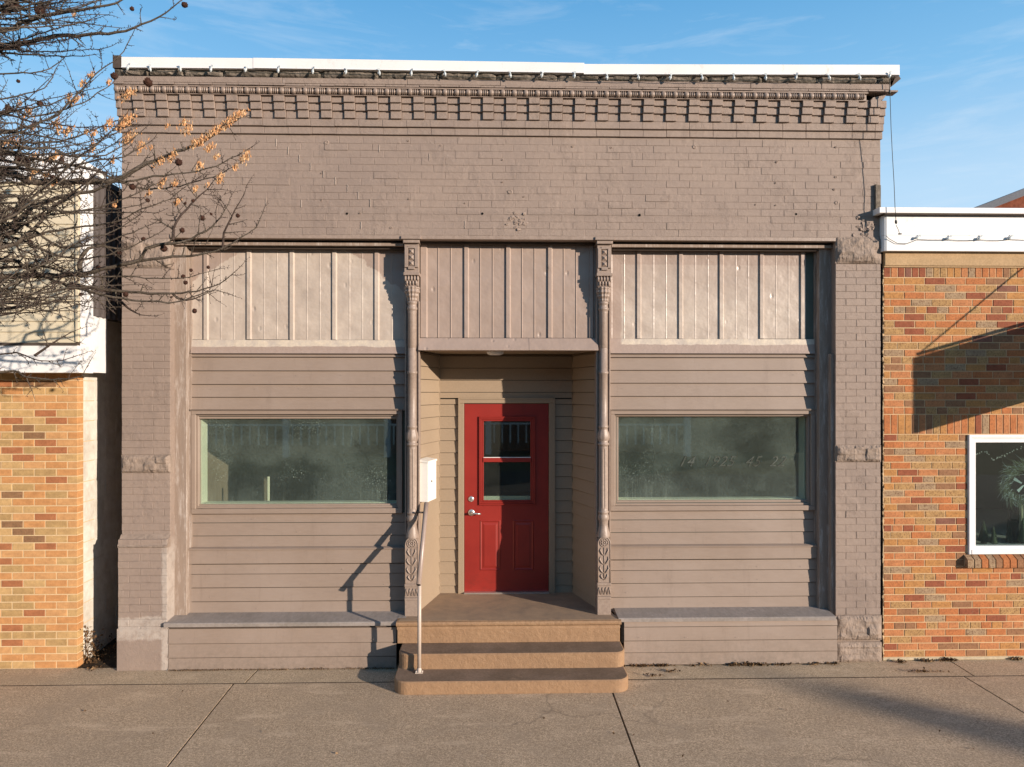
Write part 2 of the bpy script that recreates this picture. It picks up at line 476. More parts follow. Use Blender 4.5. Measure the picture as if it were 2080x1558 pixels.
def make_concrete(name, base, agg=0.5):
    n = N(name)
    c = n.mix(n.ramp(n.noise(1.1, 5, 0.6), 0.35, 0.65), tuple(x*0.90 for x in base), tuple(x*1.06 for x in base))
    c = n.mix(n.ramp(n.noise(34, 5, 0.8), 0.40, 0.60, 0, 0.9), n.mix(1.0, c, (0.72, 0.71, 0.69), 'MULTIPLY'), c)
    c = n.mix(n.ramp(n.noise(80, 4, 0.8), 0.40, 0.60), n.mix(1.0, c, (0.60, 0.57, 0.53), 'MULTIPLY'), n.mix(1.0, c, (1.30, 1.30, 1.28), 'MULTIPLY'))
    c = n.mix(n.ramp(n.noise(190, 2, 0.5), 0.66, 0.72, 0, 0.6), c, (0.10, 0.08, 0.065))
    c = n.mix(n.ramp(n.noise(160, 2, 0.5, n.mapping((1, 1, 1), (1, 1, 1))), 0.67, 0.72, 0, 0.5), c, (0.50, 0.45, 0.39))
    c = n.mix(n.ramp(n.noise(2.6, 8, 0.75), 0.48, 0.66, 0, 0.62), c, tuple(x*0.66 for x in base))
    c = n.mix(n.ramp(n.noise(3.3, 7, 0.7, n.mapping((0.5, 1.6, 1))), 0.54, 0.68, 0, 0.45), c, tuple(min(1, x*1.25) for x in base))
    cv = n.new('ShaderNodeTexVoronoi', feature='DISTANCE_TO_EDGE'); cv.inputs['Scale'].default_value = 0.33
    wv2 = n.new('ShaderNodeVectorMath', operation='ADD')
    wn3 = n.new('ShaderNodeTexNoise'); wn3.inputs['Scale'].default_value = 3.0; wn3.inputs['Detail'].default_value = 6
    n.l.new(n.pos, wn3.inputs['Vector'])
    ws = n.new('ShaderNodeVectorMath', operation='SCALE'); ws.inputs[3].default_value = 0.35
    n.l.new(wn3.outputs['Color'], ws.inputs[0]); n.l.new(n.pos, wv2.inputs[0]); n.l.new(ws.outputs[0], wv2.inputs[1]); n.l.new(wv2.outputs[0], cv.inputs['Vector'])
    c = n.mix(n.math('MULTIPLY', n.ramp(cv.outputs['Distance'], 0.0, 0.0035, 0.55, 0.0), n.ramp(n.noise(0.5, 2, 0.5), 0.5, 0.6)), c, tuple(x*0.35 for x in base))
    n.bump(n.noise(120, 5, 0.75), 0.42, 0.004)
    return n.fin(c, 0.88, 0.2)
M['concrete'] = make_concrete('sidewalk_concrete', (0.575, 0.44, 0.305))
M['strip'] = make_concrete('pale_edge_concrete', (0.58, 0.455, 0.315))
M['asphalt'] = surf('asphalt', (0.055, 0.052, 0.05), 0.25, 90, 0.2, 2, 0.9, 0.2, 0.6, 0.006)
M['grass'] = surf('dry_winter_grass', (0.13, 0.11, 0.05), 0.35, 50, 0.2, 2, 0.95, 0.1, 0.8, 0.01)
def make_riser():
    n = N('tan_step_paint')
    c = n.mix(n.ramp(n.noise(22, 6, 0.7), 0.3, 0.7), (0.275, 0.168, 0.092), (0.335, 0.208, 0.116))
    c = n.mix(n.ramp(n.noise(3.0, 6, 0.7), 0.42, 0.66, 0, 0.6), c, (0.255, 0.155, 0.088))
    c = n.mix(n.ramp(n.noise(11, 9, 0.82, n.mapping((0.5, 1, 1.4))), 0.61, 0.68, 0, 0.6), c, (0.43, 0.31, 0.20))
    c = n.mix(n.ramp(n.noise(30, 6, 0.82), 0.62, 0.68, 0, 0.7), c, (0.13, 0.09, 0.06))
    a = n.bump(n.noise(9, 6, 0.72), 0.7, 0.02)
    n.bump(n.noise(60, 5, 0.7), 0.4, 0.004, a)
    return n.fin(c, 0.62, 0.3)
M['riser'] = make_riser()
M['tread'] = surf('worn_tread_paint', (0.22, 0.155, 0.11), 0.20, 50, 0.35, 3, 0.8, 0.25, 0.5, 0.003, 110, (0.36, 0.25, 0.16), 0.5)
def make_landing():
    n = N('ribbed_landing_paint')
    c = n.mix(n.ramp(n.noise(5, 7, 0.7), 0.35, 0.65), (0.25, 0.185, 0.13), (0.36, 0.255, 0.165))
    c = n.mix(n.ramp(n.noise(70, 3, 0.6), 0.62, 0.7, 0, 0.5), c, (0.2, 0.13, 0.08))
    wv = n.new('ShaderNodeTexWave', wave_type='BANDS', bands_direction='X')
    wv.inputs['Scale'].default_value = 26; wv.inputs['Distortion'].default_value = 0.6
    n.l.new(n.mapping((1, 1, 1), (0, 0, R(35))), wv.inputs['Vector'])
    a = n.bump(wv.outputs['Fac'], 0.35, 0.004)
    n.bump(n.noise(110, 5, 0.7), 0.3, 0.003, a)
    return n.fin(c, 0.75, 0.25)
M['landing'] = make_landing()

def make_glass(name, tintc, dust, dustc=(0.54, 0.66, 0.58), drips=True, spec=1.0):
    n = N(name); n.n.remove(n.b)
    tr = n.new('ShaderNodeBsdfTransparent'); tr.inputs[0].default_value = hexc(tintc)
    gl = n.new('ShaderNodeBsdfGlossy'); gl.inputs['Roughness'].default_value = 0.015
    gl.inputs['Color'].default_value = (spec, spec, spec, 1)
    df = n.new('ShaderNodeBsdfDiffuse'); df.inputs[0].default_value = hexc(dustc)
    grain = n.ramp(n.noise(110, 4, 0.8, n.mapping((1.4, 1, 0.5))), 0.35, 0.68, 0.55, 1.6)
    big = n.math('MULTIPLY', n.ramp(n.noise(1.9, 4, 0.55, n.mapping((1, 1, 1.2))), 0.34, 0.68, 0.62, 1.35, 'SMOOTH'), grain)
    d = n.math('MULTIPLY', big, dust)
    if drips:
        sp = n.ramp(n.noise(120, 2, 0.4, n.mapping((1, 1, 0.6))), 0.665, 0.69, 0, 1)
        pat = n.ramp(n.noise(2.6, 4, 0.6), 0.52, 0.64, 0, 0.55)
        d = n.math('ADD', d, n.math('MULTIPLY', sp, pat))
        st = n.ramp(n.noise(42, 6, 0.8, n.mapping((1.8, 1, 0.05))), 0.50, 0.72, 0, 1)
        x, y, z = n.xyz()
        low = n.math('MULTIPLY', n.ramp(z, Z(1018, .25), Z(960, .25), 1.0, 0.04, 'SMOOTH'), n.ramp(n.noise(2.1, 3, 0.5, n.mapping((1, 1, 0.1))), 0.42, 0.6))
        d = n.math('ADD', d, n.math('MULTIPLY', n.math('MULTIPLY', st, low), dust*2.6))
    lw = n.new('ShaderNodeLayerWeight'); lw.inputs[0].default_value = 0.5
    fr = n.math('ADD', n.math('MULTIPLY', n.math('POWER', lw.outputs['Facing'], 5.0), 0.8), 0.085)
    m1 = n.new('ShaderNodeMixShader'); m2 = n.new('ShaderNodeMixShader')
    n.l.new(fr, m1.inputs[0]); n.l.new(tr.outputs[0], m1.inputs[1]); n.l.new(gl.outputs[0], m1.inputs[2])
    d = n.math('MULTIPLY', d, 0.7); n.l.new(d, m2.inputs[0]); n.l.new(m1.outputs[0], m2.inputs[1]); n.l.new(df.outputs[0], m2.inputs[2])
    n.l.new(m2.outputs[0], n.out.inputs['Surface'])
    return n.m
M['glass'] = make_glass('dusty_shop_glass', (0.86, 0.91, 0.86), 0.078)
M['glass_door'] = make_glass('door_glass', (0.72, 0.78, 0.72), 0.022, (0.6, 0.62, 0.55), False)
M['glass_r'] = make_glass('clean_window_glass', (0.75, 0.82, 0.78), 0.012, (0.6, 0.65, 0.6), False)
M['frost'] = surf('faded_window_numerals', (0.085, 0.097, 0.083), 0.5, 30, 0.5, 5, 0.8, 0.2, 0.0)

MEAN = [(0.40, 0.185, 0.078)]
def brickmat(name, base, speck=0.45, dark=(0.12, 0.055, 0.028), spsc=60):
    n = N(name)
    base = tuple(b_*0.74+m_*0.26 for b_, m_ in zip(base, MEAN[0]))
    c = n.mix(n.ramp(n.noise(14, 5, 0.7), 0.3, 0.7), tuple(x*0.84 for x in base), tuple(min(1, x*1.16) for x in base))
    c = n.mix(n.ramp(n.noise(2.0, 1, 0.4, n.mapping((4, 1, 14))), 0.35, 0.65, 0, 0.5), c, n.mix(1.0, c, (0.80, 0.78, 0.80), 'MULTIPLY'))
    s = n.noise(spsc, 4, 0.8, n.mapping((1, 1, 0.8)))
    c = n.mix(n.ramp(s, 0.50, 0.60, 0, speck), c, dark)
    w3 = n.noise(7, 8, 0.8, n.mapping((1, 1, 0.5)))
    c = n.mix(n.ramp(w3, 0.50, 0.68, 0, 0.42), c, n.mix(1.0, c, (0.62, 0.58, 0.56), 'MULTIPLY'))
    c = n.mix(n.ramp(n.noise(18, 7, 0.8), 0.60, 0.70, 0, 0.35), c, (0.52, 0.38, 0.25))
    n.bump(s, 0.6, 0.004)
    return n.fin(c, 0.85, 0.2)
RB = [brickmat('orange_brick', (0.47, 0.160, 0.055)), brickmat('salmon_brick', (0.50, 0.205, 0.085)),
      brickmat('tan_speckled_brick', (0.42, 0.275, 0.115), 0.75), brickmat('ochre_brick', (0.47, 0.235, 0.075)),
      brickmat('dark_red_brick', (0.23, 0.055, 0.032), 0.35, (0.07, 0.02, 0.015)), brickmat('brown_brick', (0.245, 0.135, 0.075), 0.5),
      brickmat('grey_speckled_brick', (0.33, 0.265, 0.17), 0.8), brickmat('plum_brick', (0.15, 0.065, 0.06), 0.3, (0.05, 0.03, 0.03))]
RW = [25, 23, 14, 12, 13, 12, 8, 1]
MEAN[0] = (0.50, 0.30, 0.14)
LB = [brickmat('buff_orange_brick', (0.52, 0.245, 0.09), 0.22, (0.30, 0.13, 0.05)), brickmat('peach_brick', (0.56, 0.30, 0.125), 0.25, (0.35, 0.18, 0.08)),
      brickmat('olive_tan_brick', (0.40, 0.27, 0.115), 0.35, (0.22, 0.15, 0.06)), brickmat('yellow_tan_brick', (0.51, 0.34, 0.15), 0.3, (0.3, 0.2, 0.08)),
      brickmat('rust_brick', (0.33, 0.10, 0.042), 0.25, (0.13, 0.05, 0.03)), brickmat('chocolate_brick', (0.17, 0.088, 0.048), 0.3, (0.07, 0.04, 0.03))]
LW = [28, 22, 18, 14, 11, 9]

def make_block():
    n = N('whitewashed_block')
    c = n.mix(n.ramp(n.noise(12, 6, 0.7), 0.3, 0.7), (0.56, 0.52, 0.44), (0.72, 0.69, 0.62))
    c = n.mix(n.ramp(n.noise(3, 8, 0.75, n.mapping((1, 1, 0.6))), 0.48, 0.68, 0, 0.6), c, (0.36, 0.32, 0.25))
    n.bump(n.noise(55, 6, 0.75), 0.6, 0.006)
    return n.fin(c, 0.85, 0.2)
M['block'] = make_block()
M['cladding'] = surf('dark_ribbed_cladding', (0.10, 0.085, 0.08), 0.1, 20, 0.1, 2, 0.45, 0.4, 0.0)
M['roof'] = surf('slate_roof', (0.10, 0.11, 0.13), 0.2, 20, 0.1, 1, 0.7, 0.3, 0.2)
M['farbrick'] = surf('far_red_brick', (0.18, 0.06, 0.035), 0.3, 9, 0.2, 1, 0.9, 0.1, 0.4)

def choose(ms, ws):
    return random.choices(range(len(ms)), ws)[0]

# reusable brick meshes (share mesh data between alike pieces)
_bm = {}
def brick_mesh(w_, h_, d_, mat, bev=0.002):
    k = (round(w_, 4), round(h_, 4), round(d_, 4), mat.name, bev)
    if k not in _bm:
        _bm[k] = MB().box(-w_/2, w_/2, 0, d_, -h_/2, h_/2, 0, bev).mesh('brick', mat)
    return _bm[k]
def put(mesh, name, parent, pos, rot=None):
    o = D.objects.new(name, mesh)
    link(o, parent, pos)
    if rot: o.rotation_euler = rot
    return o

# ================================================================== SETTING
GZ = 0.0
MB().add([(-400, -400, -0.16), (400, -400, -0.16), (400, 400, -0.16), (-400, 400, -0.16)], [(0, 1, 2, 3)]).build('ground', M['grass'], kind='structure')
MB().add([(-400, -17, -0.145), (400, -17, -0.145), (400, -5.6, -0.145), (-400, -5.6, -0.145)], [(0, 1, 2, 3)]).build('road', M['asphalt'], kind='structure')
pave = tag(link(D.objects.new('sidewalk', None)), kind='structure')
yb = G(700, 1386)[1]
def joint(p, q, ya):
    (x0, y0), (x1, y1) = G(*p), G(*q)
    return x0 + (x1-x0)*(ya-y0)/(y1-y0)
JF = -5.3
J = [((494, 1364), (339, 1558)), ((1246, 1410), (1300, 1558)), ((1954, 1371), (2078, 1446))]
def jx(k, ya):
    if k < 0: return joint(*J[0], ya) - 3.42*(-k)
    if k > 2: return joint(*J[2], ya) + 3.42*(k-2)
    return joint(*J[k], ya)
gap = 0.008
for k in range(-4, 6):
    a0, a1 = jx(k-1, yb)+gap, jx(k-1, -3.6)+gap
    b0, b1 = jx(k, yb)-gap, jx(k, -3.6)-gap
    if k-1 < 0: a1 = a0
    if k > 2: b1 = b0
    tilt = random.uniform(-0.003, 0.0)
    MB().prism_z([(a1, -3.6), (b1, -3.6), (b0, yb-0.006), (a0, yb-0.006)], -0.12, tilt).build('paving_slab', M['concrete'], pave)
    MB().prism_z([(a0+0.1, yb+0.003), (b0+0.1, yb+0.003), (b0+0.13, 0.30), (a0+0.13, 0.30)], -0.12, -0.001).build('edge_slab', M['strip'], pave)
MB().box(-40, 40, yb-.0058, yb+.0028, -0.12, 0.0008).build('joint_dirt', M['soil'], pave)
MB().box(-40, 40, -3.6, 0.3, -0.155, -0.030).build('joint_bed', M['soil'], pave)
MB().box(-40, 40, -5.1, -3.61, -0.155, -0.012).build('verge', M['grass'], pave)
MB().box(-40, 40, -5.25, -5.1, -0.155, 0.0).build('kerb', M['strip'], pave)

# ================================================================== THE BROWN BRICK STOREFRONT
XL, XR = X(247, 0), X(1789, 0)
HTOP = Z(150, 0)
bld = thing('brick_storefront', ((XL+XR)/2, 0, 0), 'brown painted one-storey brick storefront with a red door between two large windows', 'building')
zl = Z(479, 0)                                  # underside of the brick field
zc = Z(279.5, 0)                                # its top, where the corbels start
XPL, XPR = X(346, 0), X(1697, 0)                # inner edges of the piers
mb = MB()
mb.box(XL+0.004, XR-0.004, 0.0026, 0.30, zl, HTOP)           # mortar behind the field
mb.box(XL+0.004, XPL-0.004, 0.004, 0.30, 0, zl-0.001)
mb.box(XPR+0.004, XR-0.004, 0.004, 0.30, 0, zl-0.001)
mb.box(XL+0.01, XL+0.25, 0.301, 11, 0, HTOP-0.3)
mb.box(XR-0.25, XR-0.01, 0.301, 11, 0, HTOP-0.3)
mb.box(XL+0.26, XR-0.26, 10.8, 11, 0, HTOP-0.3)
mb.build('wall', M['brickpaint'], bld)
MB().box(XL+0.02, XR-0.02, 0.31, 10.9, HTOP-0.35, HTOP-0.31).build('roof', M['dark'], bld)

# brick field
NC = 14
ch = (zc - zl)/NC
BW = 0.2325
bricks = []
prevoff = 0
for r_ in range(NC):
    z = zl + (r_+0.5)*ch
    off = (0 if r_ % 2 else BW/2) + random.uniform(-0.012, 0.012)
    x = XL + 0.001
    wd = BW - off if off > 0.02 else BW
    xs = [x]
    x += wd
    while x < XR - 0.06:
        xs.append(x); x += BW*random.choice([1, 1, 1, 1, 0.985, 1.015])
    xs.append(XR-0.001)
    for a, b in zip(xs, xs[1:]):
        if b-a > 0.02: bricks.append((a, b, z, ch))
ranked = sorted(bricks, key=lambda t: -(t[1]-t[0])*1000 + (abs((t[0]+t[1])/2-0.4))*40)
ind = set(ranked[:300])
rest = MB()
def brick_at(a, b, z, h, y0, parent, acc=None, name='brick'):
    g = random.choice([0.0012, 0.0018, 0.0024, 0.003, 0.004])
    wq = round((b-a-g)/0.002)*0.002
    hq = round((h-random.choice([0.0025, 0.003, 0.004, 0.005]))/0.0005)*0.0005
    y = y0 + random.uniform(-0.0014, 0.0012)
    if random.random() < 0.04: y += random.choice([-0.003, -0.002, 0.001])
    zz = z + random.uniform(-0.0008, 0.0008)
    if acc is None:
        rx = random.uniform(-0.016, 0.016); rz = random.uniform(-0.010, 0.010)
        return put(brick_mesh(wq, hq, 0.03, M['brickpaint'], 0.0022), name, parent, ((a+b)/2, y, zz), (rx, 0, rz))
    c = (a+b)/2
    acc.box(c-wq/2, c+wq/2, y, y+0.03, zz-hq/2, zz+hq/2, 0, 0.0022)
for t in bricks:
    brick_at(*t, 0.0, bld, None if t in ind else rest)

# corbelled courses and dentil rows   (rows given by photo heights near the middle)
def zz_(py, yf): return Z(py, yf, 1190)
rows = [(263, 277, -0.020), (246.5, 261, -0.040)]
for (pt, pb, yf) in rows:
    za, zb = zz_(pb, yf), zz_(pt, yf)
    MB().box(XL-0.006, XR+0.006, yf+0.005, 0.0035, za+0.002, zb+0.004).build('corbel_course', M['brickpaint'], bld)
    x = XL - 0.006 - random.uniform(0, 0.1)
    while x < XR:
        a, b = max(x, XL-0.008), min(x+BW, XR+0.008)
        if b-a > 0.03: brick_at(a, b, (za+zb)/2, zb-za, yf, bld, rest)
        x += BW
dent = [(230, 246, -0.040, -0.061), (214, 229.5, -0.060, -0.081), (198, 213.5, -0.080, -0.101)]
DP = 0.2248
nd = int((XR-XL+0.05)/DP)
x0d = X(1241/1.0*0 + 1074, -0.06)       # left edge of one projecting header
k0 = math.floor((XL-x0d)/DP)
for (pt, pb, yr, yp) in dent:
    za, zb = zz_(pb, yr), zz_(pt, yr)
    MB().box(XL-0.012, XR+0.012, yr+0.005, -0.001, za+0.001, zb+0.001).build('corbel_course', M['brickpaint'], bld)
    k = k0
    while True:
        x = x0d + k*DP
        if x > XR: break
        for (a, b, yy) in ((x, x+DP*0.47, yp), (x+DP*0.475, x+DP*0.995, yr)):
            a2, b2 = max(a, XL-0.015), min(b, XR+0.015)
            if b2-a2 > 0.02:
                wq = round((b2-a2-0.002)/0.003)*0.003
                hq = (zb-za) - 0.004
                depth = 0.026 if yy == yp else 0.008
                put(brick_mesh(wq, round(hq, 3), 0.055 if yy == yp else 0.02, M['brickpaint'], 0.0025), 'header_brick', bld,
                    ((a2+b2)/2 + random.uniform(-.001, .001), yy+random.uniform(-.0015, .0015), (za+zb)/2 + random.uniform(-.001, .001)),
                    (0, random.uniform(-.008, .008), random.uniform(-.008, .008)))
        k += 1
tag(rest.build('brickwork', M['brickpaint'], bld), kind='stuff')

# bead and reel moulding
yb_ = -0.112
zm0, zm1 = zz_(197, yb_), zz_(184.5, yb_)
cz = (zm0+zm1)/2; rr = (zm1-zm0)/2
XLc, XRc = X(232, yb_), X(1762, yb_)
MB().box(XL-0.02, XRc, -0.092, -0.0005, zm0-0.006, zm1+0.004).build('moulding_backing', M['iron'], bld)
MB().box(XLc, XRc+0.004, -0.122, -0.0925, zm1-0.001, zm1+0.012).box(XLc, XRc+0.004, -0.106, -0.0925, zm0-0.007, zm0-0.001).build('moulding_fillet', M['iron'], bld)
per = 23.4/1440*6.9
prof_one = [(0.55, 0.0), (0.80, 0.05), (0.98, 0.14), (1.0, 0.24), (0.98, 0.34), (0.80, 0.43), (0.5, 0.475), (0.5, 0.49), (0.9, 0.51), (0.9, 0.57), (0.5, 0.59), (0.5, 0.64), (0.92, 0.66), (0.92, 0.73), (0.5, 0.75), (0.5, 0.81), (0.9, 0.83), (0.9, 0.89), (0.5, 0.91), (0.52, 0.99)]
bead = MB().lathe(-0.108, 0.0, [(r*rr*1.05, u*per) for r, u in prof_one], 14, 0, smooth=True, axis='x').mesh('bead', M['iron'])
x = XLc; 
while x + per < XRc + 0.01:
    put(bead, 'bead', bld, (x, 0.0, cz)); x += per
# thin uneven tile course above
x = XLc
while x < XR + 0.05:
    L = random.uniform(0.10, 0.21)
    h = random.uniform(0.5, 1)
    b = min(x+L-0.004, XR+0.10)
    za = zm1+0.0125; 
    MB().box(x, b, -0.128-random.uniform(0, 0.012), -0.03, za+random.uniform(0, 0.003), za+0.013+0.006*h).build('tile', M['brickpaint'], bld)
    x += L
zb0, zb1 = zm1+0.034, Z(164, -0.13, 1190)
x = XLc
for L in (1.6, 1.2, 0.9, 1.35, 1.1, 0.7, 1.2, 0.9):
    b = min(x+L, X(1810, -0.13))
    if b-x > 0.02:
        MB().box(x, b-0.003, -0.128, 0.28, zb0+random.uniform(-.002, .002), zb1+random.uniform(-.002, .002), 0, 0.004).build('cap_stone', M['brickpaint'], bld)
    x = b
# missing brick hollow at the right end of the moulding
MB().box(XRc+0.006, XR-0.02, -0.02, 0.0, zm0-0.008, zm1+0.012).build('hollow', M['black'], bld)
MB().add([(XR-0.16, -0.10, zm0-0.01), (XR-0.03, -0.10, zm0+0.01), (XR+0.0, -0.10, zm1-0.005), (XR-0.13, -0.10, zm1-0.03), (XR-0.16, 0.0, zm0-0.01), (XR-0.03, 0.0, zm0+0.01), (XR+0.0, 0.0, zm1-0.005), (XR-0.13, 0.0, zm1-0.03)],
         [(0, 1, 2, 3), (0, 4, 5, 1), (1, 5, 6, 2), (2, 6, 7, 3), (3, 7, 4, 0)]).build('loose_brick', M['brickpaint'], bld, 'tilted loose brick at the broken corner')

def rough(mb, x0, x1, z0, z1, y0, yback, amp, nx=26, nz=12, seed=0, sc=7.0, edge=0.16, m=0):
    vs = []
    for j in range(nz+1):
        for i in range(nx+1):
            u, v = i/nx, j/nz
            x = x0+(x1-x0)*u; z = z0+(z1-z0)*v
            e = min(min(u, 1-u)*(x1-x0), min(v, 1-v)*(z1-z0))/(edge*min(x1-x0, z1-z0))
            e = min(1, e)**0.6
            p = Vector((x*sc+seed*7.3, z*sc*1.6, seed*1.7))
            h = 0.5+0.5*noise.noise(p) + 0.35*noise.noise(p*2.3) + 0.2*abs(noise.noise(p*5.1))
            c = noise.cell(p*1.4)*0.35
            jx_ = 0 if i in (0, nx) else random.uniform(-.25, .25)*(x1-x0)/nx
            jz_ = 0 if j in (0, nz) else random.uniform(-.25, .25)*(z1-z0)/nz
            vs.append((x+jx_, y0 - amp*e*(0.35+0.65*(h+c)), z+jz_))
    fs = []
    W_ = nx+1
    for j in range(nz):
        for i in range(nx):
            a = j*W_+i
            if (i+j) % 2: fs += [(a, a+1, a+W_+1), (a, a+W_+1, a+W_)]
            else: fs += [(a, a+1, a+W_), (a+1, a+W_+1, a+W_)]
    mb.add(vs, fs, m)
    mb.box(x0, x1, y0+0.0005, yback, z0, z1, m)
    return mb
# sooty rough stones under the white coping
x = XLc; i = 0
zs0, zs1 = zb1+0.004, Z(147, -0.13, 1190)
while x < X(1808, -0.13):
    L = random.uniform(0.28, 0.62)
    b = min(x+L, X(1813, -0.13))
    if b-x > 0.05:
        rough(MB(), x, b-0.008, zs0+random.uniform(-.003, .006), zs1, -0.105, 0.2, 0.035, 18, 5, i, 9, 0.35).build('eaves_stone', M['darkstone'], bld)
    x = b if b-x > 0.05 else x+1; i += 1
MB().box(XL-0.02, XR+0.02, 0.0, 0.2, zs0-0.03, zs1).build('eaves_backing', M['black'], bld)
# white metal coping in three overlapping pieces
def coping(pa, pb, t0, t1, h_, dy):
    xa, xb = X(pa, -0.16), X(pb, -0.16)
    za, zb = Z(t0, -0.16, pa), Z(t1, -0.16, pb)
    m = MB()
    y0 = -0.155 - dy
    m.add([(xa, y0, za-h_), (xb, y0, zb-h_), (xb, y0, zb), (xa, y0, za), (xa, 0.32, za-h_), (xb, 0.32, zb-h_), (xb, 0.32, zb+0.01), (xa, 0.32, za+0.01)],
          [(0, 1, 2, 3), (3, 2, 6, 7), (1, 5, 6, 2), (0, 3, 7, 4), (0, 4, 5, 1), (4, 7, 6, 5)])
    # folded drip edge
    m.add([(xa, y0-0.006, za-h_), (xb, y0-0.006, zb-h_), (xb, y0-0.0005, zb-h_+0.012), (xa, y0-0.0005, za-h_+0.012)], [(0, 1, 2, 3)])
    return m.build('coping', M['white'], bld)
coping(246, 517, 115.0, 117.5, 0.102, 0)
coping(514, 1187, 117.2, 127.5, 0.100, 0.004)
coping(1186, 1828, 129.5, 131.2, 0.100, 0)
# side drip flashing seen end-on at the right
xa = X(1826, -0.15)
MB().add([(xa, -0.12, Z(139, -.12)), (xa+0.095, -0.02, Z(151, -.02)), (xa-0.06, 0.08, Z(176, .08)), (xa-0.02, 11, Z(176, .08)), (xa+0.095, 11, Z(151, -.02)), (xa, 11, Z(139, -.12)), (xa-0.05, -0.10, Z(168, -.1))],
         [(0, 6, 1), (6, 2, 1), (1, 2, 3, 4), (0, 1, 4, 5)]).build('side_flashing', M['dark'], bld)
MB().box(X(230, -.14), X(246, -.14), -0.15, 0.3, Z(147, -.14), Z(122, -.14)).build('corner_block', M['dark'], bld)

# pits, plugs and old bolt holes in the wall
for (px, py, r_) in ((705, 434, 6), (980, 434, 6), (1299, 437, 7), (1617, 435, 6)):
    p = P(px, py, 0)
    vs = [(p.x+math.cos(a)*r_*.0019, -0.0035, p.z+math.sin(a)*r_*.0019) for a in [i*math.pi/5 for i in range(10)]]
    MB().add(vs, [tuple(range(10))]).build('bolt_hole', M['black'], bld)
for (px, py, s_) in ((664, 290, 14), (895, 296, 6), (829, 286, 6), (1020, 325, 6), (1020, 370, 6), (1036, 390, 15), (830, 404, 6), (1163, 298, 7), (1241, 300, 7), (1410, 299, 13), (1577, 329, 7), (1575, 372, 6), (1534, 416, 5), (1575, 417, 5), (1697, 299, 7), (1697, 360, 8), (1694, 385, 7), (1699, 412, 13), (653, 352, 5), (653, 407, 6), (795, 463, 8), (944, 413, 5), (1064, 400, 5), (731, 433, 5)):
    p = P(px, py, 0)
    m = MB(); r_ = s_*0.0021
    n_ = 9
    ring0 = []; ring1 = []; ring2 = []
    for i in range(n_):
        a = 2*math.pi*i/n_; k = random.uniform(.75, 1.2)
        ring0.append((p.x+math.cos(a)*r_*k, -0.001, p.z+math.sin(a)*r_*k*.8))
        ring1.append((p.x+math.cos(a)*r_*.6*k, -0.0075, p.z+math.sin(a)*r_*.5*k))
        ring2.append((p.x+math.cos(a)*r_*.3, -0.0035, p.z+math.sin(a)*r_*.25))
    vs = ring0+ring1+ring2
    fs = [(i, (i+1) % n_, n_+(i+1) % n_, n_+i) for i in range(n_)] + [(n_+i, n_+(i+1) % n_, 2*n_+(i+1) % n_, 2*n_+i) for i in range(n_)] + [tuple(range(2*n_, 3*n_))]
    m.add(vs, fs, 0, False).build('patched_hole', M['brickpaint'], bld)
m = MB()
for k in range(26):       # broken patch of masonry
    p = P(1055+random.gauss(0, 11), 450+random.gauss(0, 8), 0)
    m.blob((p.x, -0.001, p.z), random.uniform(.01, .028), random.uniform(.005, .014), random.uniform(.008, .02), 6, 4, 0, 0.9, False)
tag(m.build('broken_masonry', M['brickpaint'], bld), kind='stuff')
m = MB()
for k in range(30):
    p = P(1757+random.gauss(0, 9), 462+random.gauss(0, 11), 0)
    m.blob((p.x, -0.001, p.z), random.uniform(.01, .025), random.uniform(.005, .014), random.uniform(.01, .026), 6, 4, 0, 0.9, False)
tag(m.build('broken_masonry', M['brickpaint'], bld), kind='stuff')
# stepped crack filled with paint
m = MB()
for (px, py) in ((561, 288), (585, 304), (608, 320), (631, 337), (657, 352), (681, 366), (706, 381), (728, 396), (752, 411), (770, 300), (872, 318), (540, 410), (612, 412), (733, 456), (944, 455)):
    p = P(px, py, 0)
    for k in range(4):
        zz3 = p.z+.028-.018*k; dx_ = random.uniform(-.004, .004)
        m.add([(p.x-.006+dx_, -.0022, zz3), (p.x+.002+dx_, -.0065, zz3), (p.x+.006+dx_, -.0022, zz3), (p.x-.006-dx_, -.0022, zz3-.018), (p.x+.001-dx_, -.0065, zz3-.018), (p.x+.006-dx_, -.0022, zz3-.018)], [(0, 3, 4, 1), (1, 4, 5, 2)])
m.build('paint_filled_crack', surf('thick_crack_paint', (0.34, 0.275, 0.232), .1, 60, .2, 5, .6, .3, .3), bld)
# metal angle at the right edge above the neighbour
MB().box(X(1776, 0), X(1779, 0), -0.03, 0.0, Z(425, 0), Z(370, 0)).box(X(1779.2, 0), X(1788, 0), -0.012, 0.0, Z(425, 0), Z(371, 0)).build('wall_bracket', M['darkstone'], bld)

